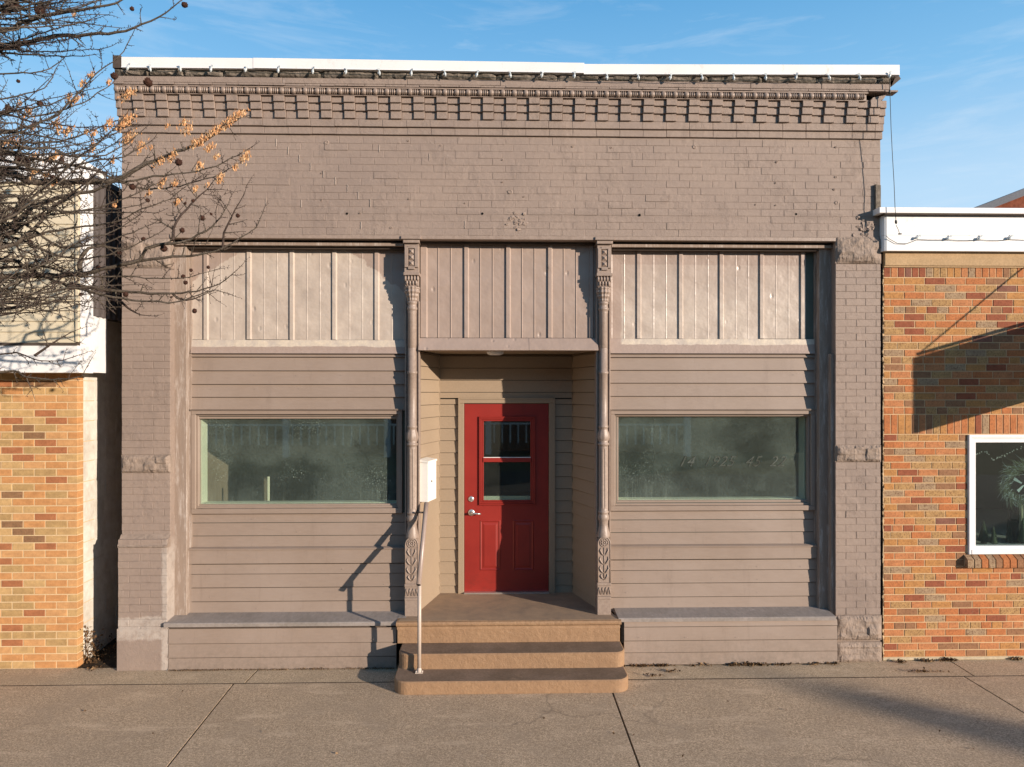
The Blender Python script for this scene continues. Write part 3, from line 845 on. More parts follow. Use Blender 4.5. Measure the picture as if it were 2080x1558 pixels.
# ------------------------------------------------ piers
PZ = 0.0
def pier(xa, xb, stones, yb2, side):
    p = MB().box(xa+0.008, xb-0.008, 0.0045, 0.10, 0.0, zl-0.002).build('pier', M['brickpaint'], bld)
    WLp = p
    z = zl
    # brick courses between stones
    segs = []
    cur = zl
    for (pt, pb, amp, yf) in stones:
        zt, zb2 = Z(pt, 0, 300 if side == 'l' else 1745), Z(pb, 0, 300 if side == 'l' else 1745)
        if cur - zt > 0.03: segs.append((zt, cur))
        rough(MB(), xa-0.002, xb+0.002, zb2+0.002, zt-0.002, yf, 0.05, amp, 30, 10, random.randint(1, 50), 6.5, 0.2).build('stone_block', M['stone'], WLp)
        cur = zb2
    if cur > 0.02: segs.append((0.0, cur))
    for (a, b) in segs:
        n_ = max(1, round((b-a)/0.0705)); h = (b-a)/n_
        for i in range(n_):
            zz2 = a+(i+0.5)*h
            yy = 0.0
            if side == 'l' and zz2 < Z(1100, 0, 300): yy = -0.068
            off = (i % 2)*0.105
            x = xa
            cuts = [xa] + [c for c in (xa+0.105+off, xa+0.105+off+0.2, xa+0.105+off+0.4) if c < xb-0.04] + [xb]
            for c0, c1 in zip(cuts, cuts[1:]):
                brick_at(c0, c1, zz2, h, yy, WLp, None)
    return p
pl = pier(XL, XPL, [(484, 545, 0.045, 0.0), (924, 961, 0.035, 0.0)], 0, 'l')
zw = Z(1112, -.05, 300); zw2 = Z(1085, 0, 300)
# sloping water table and thicker foot of the left pier
m = MB()
m.box(XL+0.003, XPL-0.003, -0.062, 0.0, 0.0, zw)
m.build('pier_foot', M['brickpaint'], pl)
m = MB(); rough(m, XL-0.003, XPL+0.003, zw, zw+0.02, -0.068, 0.0, 0.012, 24, 2, 3)
m.add([(XL-.003, -0.075, zw+.02), (XPL+.003, -0.075, zw+.02), (XPL+.003, -0.004, zw2), (XL-.003, -0.004, zw2), (XL-.003, 0.0, zw+.02), (XPL+.003, 0.0, zw+.02)],
      [(0, 1, 2, 3), (1, 5, 2), (0, 3, 4)])
m.build('water_table', M['stone'], pl)
m = MB(); rough(m, XL-0.006, XPL+0.012, 0.0, Z(1277, -.07, 300), -0.074, -0.02, 0.004, 20, 10, 9, 3, 0.3)
m.build('foot_block', M['brickpaint'], pl)
pr = pier(XPR, XR, [(481, 536, 0.05, -0.004), (904, 939, 0.04, 0.0), (1249, 1300, 0.045, -0.012), (1303, 1345, 0.03, -0.014)], 0, 'r')

# ------------------------------------------------ opening: lintel, posts, trims
YS = 0.20                                   # plane of the boarded shop fronts
zt_lin = zl
MB().box(XPL+0.0, XPR, -0.012, 0.10, Z(487, 0), zl-0.001, 0, 0.003).build('lintel', M['iron'], bld)
MB().box(XPL, XPR, 0.11, 0.29, Z(496, .1), zl-0.002).build('lintel_soffit', M['dark'], bld)  # dark colour painted in for the shade below the lintel
cols = [X(837, 0.07), X(1226, 0.07)]
for (xa, xb) in ((X(352, .1), cols[0]-0.085), (cols[1]+0.085, X(1690, .1))):
    MB().prism_x([(0.06, Z(502, .1)), (0.06, Z(496.5, .1)), (0.085, Z(494.5, .1)), (0.108, Z(494.5, .1)), (0.108, Z(502, .1))], xa, xb).build('head_moulding', M['wood'], bld)
    MB().box(xa+.01, xb, 0.11, 0.19, Z(508.5, .15), Z(498, .15)).build('head_board', M['dark'], bld)  # colour darkened to give the shadow under the head moulding
MB().box(cols[0]+0.085, cols[1]-0.085, 0.09, 0.145, Z(496.5, .1), Z(491, .1)).build('head_board', M['dark'], bld)  # dark colour stands for the lintel's shade between the columns
# corner posts
def post(xa, xb, name='corner_post'):
    return MB().box(xa, xb, 0.10, 0.30, Z(1254, .1, (500 if xa < 0 else 1600)), Z(494.5, .1), 0, 0.004).build(name, M['wood'], bld)
post(XPL-0.02, X(379, .1)); post(X(1664, .1), XPR+0.02)
for (xa, xb) in ((X(379, .1)-0.0, X(389, YS)+0.012), (X(1655, YS)-0.012, X(1664, .1))):
    MB().box(xa+0.001, xb-0.001, 0.17, 0.29, Z(1250, YS), Z(508, YS)).build('corner_bead', M['wood'], bld)
MB().box(X(1685, .06), XPR-0.001, 0.03, 0.099, Z(1252, .06), Z(718, .06)).build('post_cover', M['wood'], bld)

# ------------------------------------------------ clapboards
def clap(p0, p1, z0, z1, parent, mat, t_top=0.004, t_bot=0.027, back=0.03, name='siding_board'):
    p0, p1 = Vector(p0), Vector(p1)
    if z1 < 2.15 and mat is M['paint']: t_bot = min(t_bot, 0.011); t_top = 0.003; z1 -= 0.020 if z1-z0 > 0.06 else 0.0; z1 += random.uniform(-.001, .001)
    if mat is M['recess_paint'] and z1-z0 > .06: z1 -= 0.0125; t_bot = min(t_bot, 0.016)
    d = (p1-p0).normalized(); n_ = Vector((d.y, -d.x))      # outward, towards the street for +x running boards
    def q(p, off, z): v = p + n_*off; return (v.x, v.y, z)
    vs = [q(p0, t_bot, z0), q(p1, t_bot, z0), q(p1, t_top, z1), q(p0, t_top, z1), q(p0, -back, z0), q(p1, -back, z0), q(p1, -back, z1), q(p0, -back, z1)]
    fs = [(0, 1, 2, 3), (1, 5, 6, 2), (5, 4, 7, 6), (4, 0, 3, 7), (3, 2, 6, 7), (4, 5, 1, 0)]
    return MB().add(vs, fs).build(name, mat, parent)

def bay(side):
    if side == 'left':
        pc = 600; xa, xb = X(389, YS), X(826, YS)
        lines_up = [725, 753, 780.5, 806.5, 834]
        lines_mid = [1042, 1060.6, 1087, 1112]
        lines_low = [1144.5, 1164.6, 1192, 1220, 1250]
        gl = (406, 808, 850, 1024); cas = (389, 817, 833, 1043)
        majors = [414, 501.5, 588.6, 675, 761]; pan = (387, 826, 506, 690); lx = (333, 820)
    else:
        pc = 1450; xa, xb = X(1239, YS), X(1656, YS)
        lines_up = [726, 752, 778, 804.6, 833]
        lines_mid = [1037, 1054.5, 1080, 1107]
        lines_low = [1135.6, 1157, 1183, 1211, 1240]
        gl = (1255, 1638, 846, 1016); cas = (1240, 1655, 833, 1037)
        majors = [1293.5, 1378.6, 1461, 1543, 1626]; pan = (1239, 1637, 509, 688); lx = (1250, 1698)
    zf = lambda py, y=YS: Z(py, y, pc)
    # ribbed panels
    zt, zb2 = zf(pan[2], .19), zf(pan[3], .19)
    edges = [X(pan[0], .19)] + [X(m_, .19) for m_ in majors] + [X(pan[1], .19)]
    full = X(majors[1], .19)-X(majors[0], .19)
    y0 = 0.195
    for i in range(len(edges)-1):
        a, b = edges[i], edges[i+1]
        prof = []
        if i > 0: prof += [(a, y0), (a+0.002, y0-0.016), (a+0.036, y0-0.016), (a+0.048, y0)]
        else: prof += [(a, y0)]
        base = a if i > 0 else b-full
        for fr_ in (0.40, 0.70):
            mx = base + full*fr_
            if mx-0.008 > prof[-1][0] and mx+0.012 < b: prof += [(mx-0.008, y0), (mx-0.002, y0-0.0020), (mx+0.002, y0-0.0020), (mx+0.007, y0)]
        prof.append((b+0.001, y0))
        jit = random.uniform(-0.003, 0.003)
        pr_ = [(q[0], q[1]) for q in prof]
        MB().strip_z(pr_, zb2+jit, zt+0.01).build('metal_panel', M['panel_'+side], bld)
    # flashing
    z1_, z0_ = zf(pan[3]+0.8, .17), zf(718, .17)
    MB().prism_x([(0.155, z0_), (0.165, z0_+0.03), (0.180, z1_), (0.192, z1_+.004), (0.192, z0_)], X(pan[0]+1, .17), X(pan[1]+(0 if side == 'left' else 18), .17)).build('flashing', M['flash_'+side], bld)
    clap((xa, YS-0.004), (xb, YS-0.004), zf(lines_up[0]), zf(718)-0.002, bld, M['paint'])
    for a, b in zip(lines_up, lines_up[1:]):
        clap((xa, YS), (xb, YS), zf(b)+0.001, zf(a)+0.012, bld, M['paint'])
    for a, b in zip(lines_mid, lines_mid[1:]):
        clap((xa, YS), (xb, YS), zf(b)+0.001, zf(a)+(0.013 if a != lines_mid[0] else 0.02), bld, M['paint'])
    # strips of siding beside the casing
    # sill ledge, frieze board and lower boards
    zc0, zc1 = zf(lines_mid[-1]+5, .14), zf(lines_mid[-1]-1, .18)
    MB().prism_x([(0.138, zc0), (0.135, zc0+0.014), (0.16, zc0+0.022), (YS+.01, zc1+0.006), (YS+.01, zc0)], xa-(0.03 if side == 'left' else 0), xb+(0.04 if side == 'right' else 0)).build('sill_board', M['paint'], bld)
    MB().box(xa-(0.03 if side == 'left' else 0), xb+(0.035 if side == 'right' else 0), 0.148, YS+.01, zf(lines_low[0], .15), zc0-0.001, 0, 0.002).build('frieze_board', M['paint'], bld)
    for a, b in zip(lines_low, lines_low[1:]):
        clap((xa-0.02, YS-0.03), (xb+(0.03 if side == 'right' else 0), YS-0.03), zf(b, YS-.03)+0.001, zf(a, YS-.03)+0.013, bld, M['paint'])
    # window
    Yc = 0.175
    cx0, cx1 = X(cas[0], Yc), X(cas[1], Yc); cz1, cz0 = zf(cas[2], Yc), zf(cas[3], Yc)
    gx0, gx1 = X(gl[0], .235), X(gl[1], .235); gz1, gz0 = zf(gl[2], .235), zf(gl[3], .235)
    win = tag(link(D.objects.new('window', None), bld, ((cx0+cx1)/2, Yc, cz0)), 'wide dusty shop window ' + ('left' if side == 'left' else 'right') + ' of the red door')
    def frame(x0, x1, z0, z1, wl, wr, wt, wb, yf, ybk, name, mat, bev=0.003):
        for (a, b, c, d_) in ((x0, x0+wl, z0+wb+.0005, z1-wt-.0005), (x1-wr, x1, z0+wb+.0005, z1-wt-.0005), (x0, x1, z1-wt, z1), (x0, x1, z0, z0+wb)):
            MB().box(a, b, yf, ybk, c, d_, 0, bev).build(name, mat, win)
    frame(cx0, cx1, cz0, cz1, 0.042, 0.042, 0.042, 0.05, Yc-0.012, YS+0.05, 'casing', M['paint'])
    frame(cx0-0.002, cx1+0.002, cz1-0.002, cz1+0.012, 0.01, 0.01, 0.005, 0.005, Yc-0.028, YS, 'drip_cap', M['paint'], 0)
    frame(cx0+0.0425, cx1-0.0425, cz0+0.0505, cz1-0.0425, 0.018, 0.018, 0.018, 0.022, Yc+0.02, YS+0.06, 'sash', M['paint'])
    frame(gx0-0.02, gx1+0.02, gz0-0.02, gz1+0.02, 0.022, 0.022, 0.022, 0.024, 0.212, 0.262, 'glazing_bead', M['paint'])
    frame(gx0-0.02, gx1+0.02, gz0-0.02, gz1+0.02, 0.030, 0.030, 0.030, 0.030, 0.2625, 0.40, 'inner_lining', M['roomgreen'], 0)
    MB().box(gx0-0.005, gx1+0.005, 0.240, 0.244, gz0-0.005, gz1+0.005).build('glass_pane', M['glass'], win)
    # wall behind boards with the window hole
    bx0, bx1 = xa-0.06, xb+0.06
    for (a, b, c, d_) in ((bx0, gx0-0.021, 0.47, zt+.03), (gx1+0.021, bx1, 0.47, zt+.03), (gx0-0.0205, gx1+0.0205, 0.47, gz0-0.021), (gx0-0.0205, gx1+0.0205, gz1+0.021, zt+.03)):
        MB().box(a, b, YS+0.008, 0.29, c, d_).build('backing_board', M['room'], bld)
    # ledge and skirt
    zt2 = zf(1264 if side == 'left' else 1254, -.1)
    la, lb = X(lx[0], -.1), X(lx[1], -.1)
    if side == 'left': lb = X(826, .05)
    else: la = X(1251, .05)
    sx0, sx1 = X(343, -.07), X(1700, -.07)
    MB().prism_x([(-0.105, zt2-0.038), (-0.108, zt2-0.008), (-0.10, zt2), (YS-.02, zt2+0.022), (YS-.02, zt2-0.038)], la, lb if side == 'right' else X(806, -.1)).build('ledge', M['ledge'], bld)
    if side == 'left':
        MB().prism_x([(-0.02, zt2-0.036), (-0.02, zt2+0.0085), (YS-.02, zt2+0.022), (YS-.02, zt2-0.036)], X(806, -.1)+.001, lb).build('ledge', M['ledge'], bld)
    a, b = (sx0, X(805, -.08)) if side == 'left' else (X(1268, -.08), sx1)
    ls = [1275, 1305.6, 1334, 1362] if side == 'left' else [1263, 1272, 1300, 1324, 1349]
    for t, u in zip(ls, ls[1:]):
        z0_ = max(0.004, zf(u, -.08))
        clap((a, -0.072), (b, -0.072), z0_+0.001, min(zf(t, -.08)+0.013, zt2-0.019), bld, M['paint'], 0.000, 0.022, 0.03, 'skirt_board')
    MB().box(a+0.005, b-0.005, -0.06, YS-.03, 0, zt2-0.04).build('bulkhead', M['dark'], bld)
    return gx0, gx1, gz0, gz1
GL = bay('left'); GR = bay('right')

# faded numerals on the right pane
for (txt, px, w_) in (('14', 1392, 28), ('1925', 1458, 60), ('45', 1527, 30), ('22', 1577, 40)):
    cu = D.curves.new('numerals', 'FONT'); cu.body = txt; cu.size = 0.150; cu.shear = 0.45; cu.align_x = 'CENTER'; cu.extrude = 0.0003; cu.space_character = 1.1
    to = D.objects.new('numerals', cu); COL.objects.link(to)
    dg = bpy.context.evaluated_depsgraph_get()
    me = D.meshes.new_from_object(to.evaluated_get(dg))
    D.objects.remove(to)
    o = D.objects.new('numerals', me); me.materials.clear(); me.materials.append(M['frost'])
    p = P(px, 947, 0.2385)
    link(o, [q for q in bld.children if q.name.startswith('window')][-1], p)
    o.rotation_euler = (R(90), 0, 0)
    o['label'] = 'faded numerals %s on the dusty glass' % txt

# ------------------------------------------------ middle: panels, fascia, recess
cxa, cxb = cols[0]+0.078, cols[1]-0.066
zt, zb2 = Z(496.5, .14), Z(686, .14)
maj = [X(q, .14) for q in (862, 943, 1028, 1113, 1197)]
y0 = 0.15
edges = [cxa] + maj[1:] + [cxb+.02]
full = maj[2]-maj[1]
for i in range(len(edges)-1):
    a, b = edges[i], edges[i+1]
    if i == 0: prof = [(a, y0-0.02), (X(866, .14), y0-0.02), (X(868.5, .14), y0)]; base = b-full
    else: prof = [(a, y0), (a+0.002, y0-0.018), (a+0.036, y0-0.018), (a+0.048, y0)]; base = a
    for fr_ in (0.38, 0.68):
        mx = base+full*fr_
        if mx+0.012 < b: prof += [(mx-0.006, y0), (mx-0.002, y0-0.006), (mx+0.002, y0-0.006), (mx+0.007, y0)]
    prof.append((b+0.001, y0))
    MB().strip_z(prof, zb2, zt+0.01).build('metal_panel', M['panel_middle'], bld)
zf0, zf1 = Z(711.5, .05), Z(687, .13)
for (a, b, dy) in ((X(850, .06), X(1075.5, .06), 0), (X(1075, .06), X(1215, .06), -0.003)):
    MB().prism_x([(0.045+dy, zf0), (0.045+dy, zf0+0.012), (0.128+dy, zf1), (0.145, zf1+.002), (0.145, zf0)], a, b).build('fascia', M['panel_middle'], bld)
ZC = zf0+0.004; ZF = 0.47
YD = 0.85
bl, br = X(892, YD), X(1163, YD)
fl, fr2 = X(856, .24), X(1214, .24)
MB().prism_z([(fl-.05, .146), (fr2+.05, .146), (br+.05, YD+.05), (bl-.05, YD+.05)], ZC, ZC+.03).build('porch_ceiling', M['recess_paint'], bld)
dz = 0.1335
zrow = 2.688
kmin = math.ceil((ZF-zrow)/dz) - 1
rws = []
k = kmin
while zrow + k*dz < ZC:
    a, b = max(ZF, zrow+k*dz), min(ZC, zrow+(k+1)*dz)
    if b-a > 0.01: rws.append((a, b))
    k += 1
dxa, dxb = X(932, YD), X(1126, YD)
dzt = Z(808.5, YD)
for (a, b) in rws:
    a_, b_ = a+0.001, b+(0.008 if b < ZC-0.01 else 0)
    clap((fl-0.03, 0.20), (bl, YD), a_, b_, bld, M['recess_paint'])
    clap((br, YD), (fr2+0.02, 0.20), a_, b_, bld, M['recess_paint'])
    if a >= dzt:
        clap((bl, YD), (br, YD), a_, b_, bld, M['recess_paint'])
    elif b <= dzt:
        clap((bl, YD), (dxa-.001, YD), a_, b_, bld, M['recess_paint'])
        clap((dxb+.001, YD), (br, YD), a_, b_, bld, M['recess_paint'])
    else:
        clap((bl, YD), (br, YD), dzt+.001, b_, bld, M['recess_paint'], 0.006, 0.012)
        clap((bl, YD), (dxa-.001, YD), a_, dzt, bld, M['recess_paint'], 0.012)
        clap((dxb+.001, YD), (br, YD), a_, dzt, bld, M['recess_paint'], 0.012)
for q in (bl, br):
    s_ = 1 if q == bl else -1
    MB().box(q-0.006, q+0.008*s_+0.004, YD-0.026, YD+.01, ZF, ZC-.001).build('inside_corner', M['recess_paint'], bld)
# backing around the door
for (a, b, c, d_) in ((bl-.03, dxa+.02, ZF, ZC), (dxb-.02, br+.03, ZF, ZC), (dxa+.021, dxb-.021, dzt-.02, ZC)):
    MB().box(a, b, YD+0.031, YD+0.10, c, d_).build('backing_board', M['room'], bld)
for s_ in (0, 1):
    p0, p1 = ((fl-.03, .20), (bl, YD)) if s_ == 0 else ((br, YD), (fr2+.02, .20))
    p0, p1 = Vector(p0), Vector(p1); d = (p1-p0).normalized(); n_ = Vector((d.y, -d.x))
    a, b = p0-n_*.031, p1-n_*.031; c, e = p1-n_*.09, p0-n_*.09
    MB().prism_z([a, b, c, e], 0.40, ZC+.03).build('backing_board', M['room'], bld)

# door: frame, leaf, lights, hardware
frm = []
door = tag(link(D.objects.new('door', None), bld, ((dxa+dxb)/2, YD, ZF)), 'red panelled door with a two-pane light')
dl, dr = X(943.5, YD), X(1114, YD); dt, db = Z(820, YD), Z(1200.5, YD)
for (a, b, c, d_) in ((dxa, dl-0.004, ZF, dt+.004), (dr+0.004, dxb, ZF, dt+.004), (dxa, dxb, dt+.0045, dzt)):
    MB().box(a, b, YD-0.034, YD+.1, c, d_, 0, 0.004).build('door_frame', M['recess_paint'], door)
MB().box(dxa-.004, dxa+.012, YD-0.042, YD-.0345, ZF, dzt).box(dxb-.012, dxb+.004, YD-0.042, YD-.0345, ZF, dzt).box(dxa+.0125, dxb-.0125, YD-0.042, YD-.0345, dzt-.016, dzt).build('frame_bead', M['recess_paint'], door)
YL = YD-0.010
def dX(p): return X(p, YL)
def dZ(p): return Z(p, YL)
wx0, wx1, wz0, wz1 = dX(980), dX(1079), dZ(1020), dZ(852)
leaf = MB()
for (a, b, c, d_) in ((dl, wx0, db, dt), (wx1, dr, db, dt), (wx0+.0001, wx1-.0001, wz1, dt), (wx0+.0001, wx1-.0001, db, wz0)):
    leaf.box(a, b, YL, YL+.04, c, d_)
# pressed panels
def pressed(mb, x0, x1, z0, z1):
    pts = [(0, 0.0), (0.010, -0.007), (0.022, 0.0005), (0.034, -0.001), (0.052, -0.006)]
    prev = None
    for (ins, dy) in pts:
        ring = [(x0+ins, YL-.0006+dy, z0+ins), (x1-ins, YL-.0006+dy, z0+ins), (x1-ins, YL-.0006+dy, z1-ins), (x0+ins, YL-.0006+dy, z1-ins)]
        if prev:
            mb.add(prev+ring, [(0, 1, 5, 4), (1, 2, 6, 5), (2, 3, 7, 6), (3, 0, 4, 7)])
        prev = ring
    mb.add(prev, [(0, 1, 2, 3)])
pressed(leaf, dX(974.5), dX(1016.5), dZ(1158.5), dZ(1056.5))
pressed(leaf, dX(1042), dX(1084), dZ(1158.5), dZ(1056.5))
leaf.build('door_leaf', M['red'], door)
fx0, fx1, fz0, fz1 = dX(973), dX(1087), dZ(1025.5), dZ(846)
gx0, gx1, gz0, gz1 = dX(983), dX(1077), dZ(1017.5), dZ(856)
mld = MB()
for (i0, i1, y_) in ((0, 0.016, YL-0.020), (0.0162, 0.035, YL-0.012), (0.0352, 0.052, YL-0.004)):
    X0, X1, Z0, Z1 = fx0+i0, fx1-i0, fz0+i0, fz1-i0
    w_ = i1-i0
    mld.box(X0, X0+w_, y_, YL+.02, Z0+w_, Z1-w_, 0, 0.003).box(X1-w_, X1, y_, YL+.02, Z0+w_, Z1-w_, 0, 0.003).box(X0, X1, y_, YL+.02, Z1-w_+.0002, Z1, 0, 0.003).box(X0, X1, y_, YL+.02, Z0, Z0+w_-.0002, 0, 0.003)
mld.box(gx0-.01, gx1+.01, YL-0.012, YL+.02, dZ(938.5), dZ(929.8), 0, 0.003)
mld.build('light_moulding', M['red'], door)
MB().box(gx0-.008, gx1+.008, YL+0.012, YL+.016, dZ(930.5), gz1+.006).build('glass_pane', M['glass_door'], door)
MB().box(gx0-.008, gx1+.008, YL+0.012, YL+.016, gz0-.006, dZ(937.5)).build('glass_pane', M['glass_door'], door)
MB().box(gx0-.004, gx1+.004, YL+0.0165, YL+.034, gz0-.004, dZ(1008)).build('blind_rail', M['whitewood'], door)
MB().box(gx0-.004, gx1+.004, YL-.0045, YL+.011, dZ(930), dZ(928.6)).build('glazing_clip', M['whitewood'], door)
MB().box(dl-.003, dr+.003, YD-0.06, YD+.02, ZF, db-.001).build('threshold', M['chrome'], door)
for py in (863, 1010, 1155):
    MB().box(dr+.0005, dr+.011, YL-.014, YL-.0005, Z(py+14, YL), Z(py-14, YL), 0, .003).build('hinge', M['hinge'], door)
p = P(957, 1013.5, YL)
def disc(mb, c, r, d, seg=20):
    pr_ = [(0.0001, -d-.004), (r*.55, -d-.004), (r*.8, -d), (r, -d*.5), (r, 0)]
    vs = []
    for (rr_, yy) in pr_:
        for i in range(seg):
            a = 2*math.pi*i/seg; vs.append((c.x+rr_*math.cos(a), c.y+yy, c.z+rr_*math.sin(a)))
    fs = [(j*seg+i, (j+1)*seg+i, (j+1)*seg+(i+1) % seg, j*seg+(i+1) % seg) for j in range(len(pr_)-1) for i in range(seg)]
    mb.add(vs, fs, 0, True)
m = MB(); disc(m, p, 0.033, 0.012); m.box(p.x-.003, p.x+.003, p.y-.0175, p.y-.016, p.z-.010, p.z+.008); m.build('deadbolt', M['chrome'], door)
p = P(957.5, 1041, YL)
m = MB(); disc(m, p, 0.038, 0.012); m.tube([p+Vector((0, -.012, 0)), p+Vector((0, -.055, 0))], .011, 10)
m.tube([p+Vector((-.004, -.055, 0)), p+Vector((.03, -.058, -.001)), p+Vector((.07, -.055, -.006)), p+Vector((.105, -.05, -.008))], [.013, .011, .009, .008], 10)
m.build('lever_handle', M['chrome'], door)

# ceiling light
p = P(1006, 714, 0.22)
cl = MB().lathe(p.x, 0.40, [(0.001, ZC-.035), (0.06, ZC-.032), (0.085, ZC-.02), (0.09, ZC)], 28).build('ceiling_light', M['whitewood'])
tag(cl, 'small white round light under the porch ceiling above the red door', 'light')

# ------------------------------------------------ cast iron columns
def column(cx, lab):
    col = tag(link(D.objects.new('column', None), bld, (cx, 0.10, ZF)), lab)
    yb3 = 0.14
    zq = lambda py: Z(py, 0.08)
    hw = 0.068
    # backing plate
    MB().box(cx-hw+.003, cx+hw-.003, 0.10, 0.20, zq(1256), zq(560), 0, .003).box(cx-hw-.004, cx-hw+.010, 0.085, 0.20, zq(1086), zq(612), 0, .003).box(cx+hw-.010, cx+hw+.004, 0.085, 0.20, zq(1086), zq(612), 0, .003).build('backing_plate', M['iron'], col)
    # top block
    m = MB()
    m.box(cx-.098, cx+.098, -.03, .14, zq(491), zq(484.5), 0, .003)
    m.box(cx-.080, cx+.080, -.012, .14, zq(498), zq(491.2), 0, .004)
    m.box(cx-.070, cx+.070, .02, .14, zq(558), zq(498.2), 0, .002)
    m.box(cx-.078, cx+.078, .005, .14, zq(562), zq(556), 0, .003)
    # recessed panel border and diamond points
    za, zb4 = zq(544), zq(508)
    for (a, b, c, d_) in ((cx-.066, cx-.032, za-.01, zb4+.01), (cx+.032, cx+.066, za-.01, zb4+.01), (cx-.0319, cx+.0319, zb4, zb4+.02), (cx-.0319, cx+.0319, za-.03, za)):
        m.box(a, b, .004, .0199, c, d_, 0, .002)
    hh = (zb4-za)/3
    for i in range(3):
        zc_ = za+hh*(i+.5)
        m.add([(cx-.030, .0195, zc_-hh/2), (cx+.030, .0195, zc_-hh/2), (cx+.030, .0195, zc_+hh/2), (cx-.030, .0195, zc_+hh/2), (cx, -.008, zc_)], [(0, 1, 4), (1, 2, 4), (2, 3, 4), (3, 0, 4)])
    m.build('top_block', M['iron'], col)
    # leaf band
    m = MB()
    for i in range(5):
        x = cx-.060+.030*i
        for (zz3, r_, yy, ox) in ((zq(568), .0150, .014, 0), (zq(576), .0140, .020, .015)):
            if ox and i == 4: continue
            m.blob((x+ox, yy+.014, zz3), r_*.92, .024, .030, 8, 7, 0, .12)
    m.box(cx-.066, cx+.066, .03, .14, zq(583), zq(562.2), 0, .004)
    m.build('leaf_band', M['iron'], col)
    # capital bulb
    za, zb5 = zq(613), zq(581)
    pts = [(0.040, 0), (.046, .1), (.052, .25), (.066, .5), (.073, .72), (.070, .9), (.050, 1.0)]
    m = MB(); n2 = 30
    prof2 = []
    for i in range(n2+1):
        t = i/n2
        for (r1, t1), (r2, t2) in zip(pts, pts[1:]):
            if t1 <= t <= t2: r_ = r1+(r2-r1)*(t-t1)/(t2-t1)
        prof2.append((r_, za+(zb5-za)*t))
    m.lathe(cx, .085, prof2, 72, 0, lambda a, z: 1+.13*math.sin(6*a+(z-za)*75)*math.cos(6*a-(z-za)*75))
    m.build('capital', M['iron'], col)
    # shaft
    R0 = .042
    P_ = []
    for (py, r_) in ((612, .040), (614, .050), (617, .050), (618.5, .043), (624, .045), (626, .052), (629.5, .052), (631, .044), (634, .046), (637, R0), (707, R0), (707.6, R0-.002), (708.2, R0), (754, R0), (755, .050), (758.5, .050), (760, R0), (864, R0+.001), (865.5, .050), (868.5, .050), (870, .042), (874, .044), (880, .054), (888, .058), (894, .053), (899, .044), (900, .056), (904, .056), (905.5, .046), (907, .046)):
        P_.append((r_, zq(py)))
    m = MB()
    m.lathe(cx, .082, P_, 28, 0, lambda a, z: 1+(.07*math.cos(8*a)*math.sin((zq(899)-z)/(zq(899)-zq(870))*math.pi) if zq(899) < z < zq(870) else 0))
    m.build('shaft', M['iron'], col)
    m = MB()
    FP = [(.047, zq(907)), (.047, zq(912)), (.047, zq(1032)), (.047, zq(1037))]
    m.lathe(cx, .082, [(.0475, zq(907.2)), (.0475, zq(911))], 40)
    m.lathe(cx, .082, [(.0475, zq(911)), (.0475, zq(914)), (.0475, zq(1028)), (.0475, zq(1032))], 64, 0, lambda a, z: 1-(.13*max(0, math.cos(8*a))**.5 if zq(1029) < z < zq(912.5) else 0))
    m.lathe(cx, .082, [(.0475, zq(1032)), (.0475, zq(1038)), (.053, zq(1039)), (.053, zq(1042)), (.046, zq(1043.5)), (.052, zq(1047)), (.057, zq(1051)), (.054, zq(1056)), (.047, zq(1058.5)), (.047, zq(1062)), (.044, zq(1064)), (.047, zq(1070)), (.056, zq(1079)), (.064, zq(1086)), (.064, zq(1091))], 28)
    m.build('fluted_drum', M['iron'], col)
    # pedestal
    m = MB()
    yf = .030
    arc = [(cx+math.cos(a)*.066, zq(1104)+math.sin(a)*.072) for a in [math.pi*i/14 for i in range(15)]]
    poly = arc + [(cx-.066, zq(1182)), (cx+.066, zq(1182))]
    n3 = len(poly)
    m.add([(p_[0], yf, p_[1]) for p_ in poly]+[(p_[0], .14, p_[1]) for p_ in poly], [tuple(reversed(range(n3)))]+[(i, (i+1) % n3, n3+(i+1) % n3, n3+i) for i in range(n3)])
    m.tube([(a, yf, b) for a, b in [(p_[0]*.93+cx*.07, p_[1]) for p_ in [poly[-1]]+poly[:-1]]], .006, 6)
    m.box(cx-.070, cx+.070, yf-.008, .14, zq(1188), zq(1182.3), 0, .003)
    m.box(cx-.067, cx+.067, yf, .14, zq(1210), zq(1188.3), 0, .002)
    m.box(cx-.069, cx+.069, yf-.005, .14, zq(1216), zq(1210.3), 0, .003)
    m.box(cx-.067, cx+.067, yf, .14, ZF, zq(1216.3), 0, .002)
    m.build('pedestal', M['iron'], col)
    m = MB()
    fc = Vector((cx-.002, yf-.003, zq(1101)))
    m.tube([fc+Vector((math.cos(a)*.040, 0, math.sin(a)*.040)) for a in [2*math.pi*i/20 for i in range(21)]], .0045, 6)
    m.blob(fc, .010, .008, .010, 8, 5)
    for i in range(8):
        a = i*math.pi/4
        m.blob(fc+Vector((math.cos(a)*.022, 0, math.sin(a)*.022)), .010, .007, .010, 7, 5)
    m.tube([(cx, yf-.003, zq(1111)), (cx+.002, yf-.004, zq(1140)), (cx-.001, yf-.003, zq(1177))], .0045, 6)
    for (py, L, up) in ((1122, .040, 1), (1140, .046, 1), (1158, .046, 1), (1170, .034, .7)):
        for s_ in (-1, 1):
            b0 = Vector((cx, yf-.002, zq(py+6)))
            m.tube([b0, b0+Vector((s_*L*.55, -.003, .022*up)), b0+Vector((s_*L, -.003, .055*up)), b0+Vector((s_*L*.78, -.001, .082*up))], [.003, .0075, .0085, .002], 6)
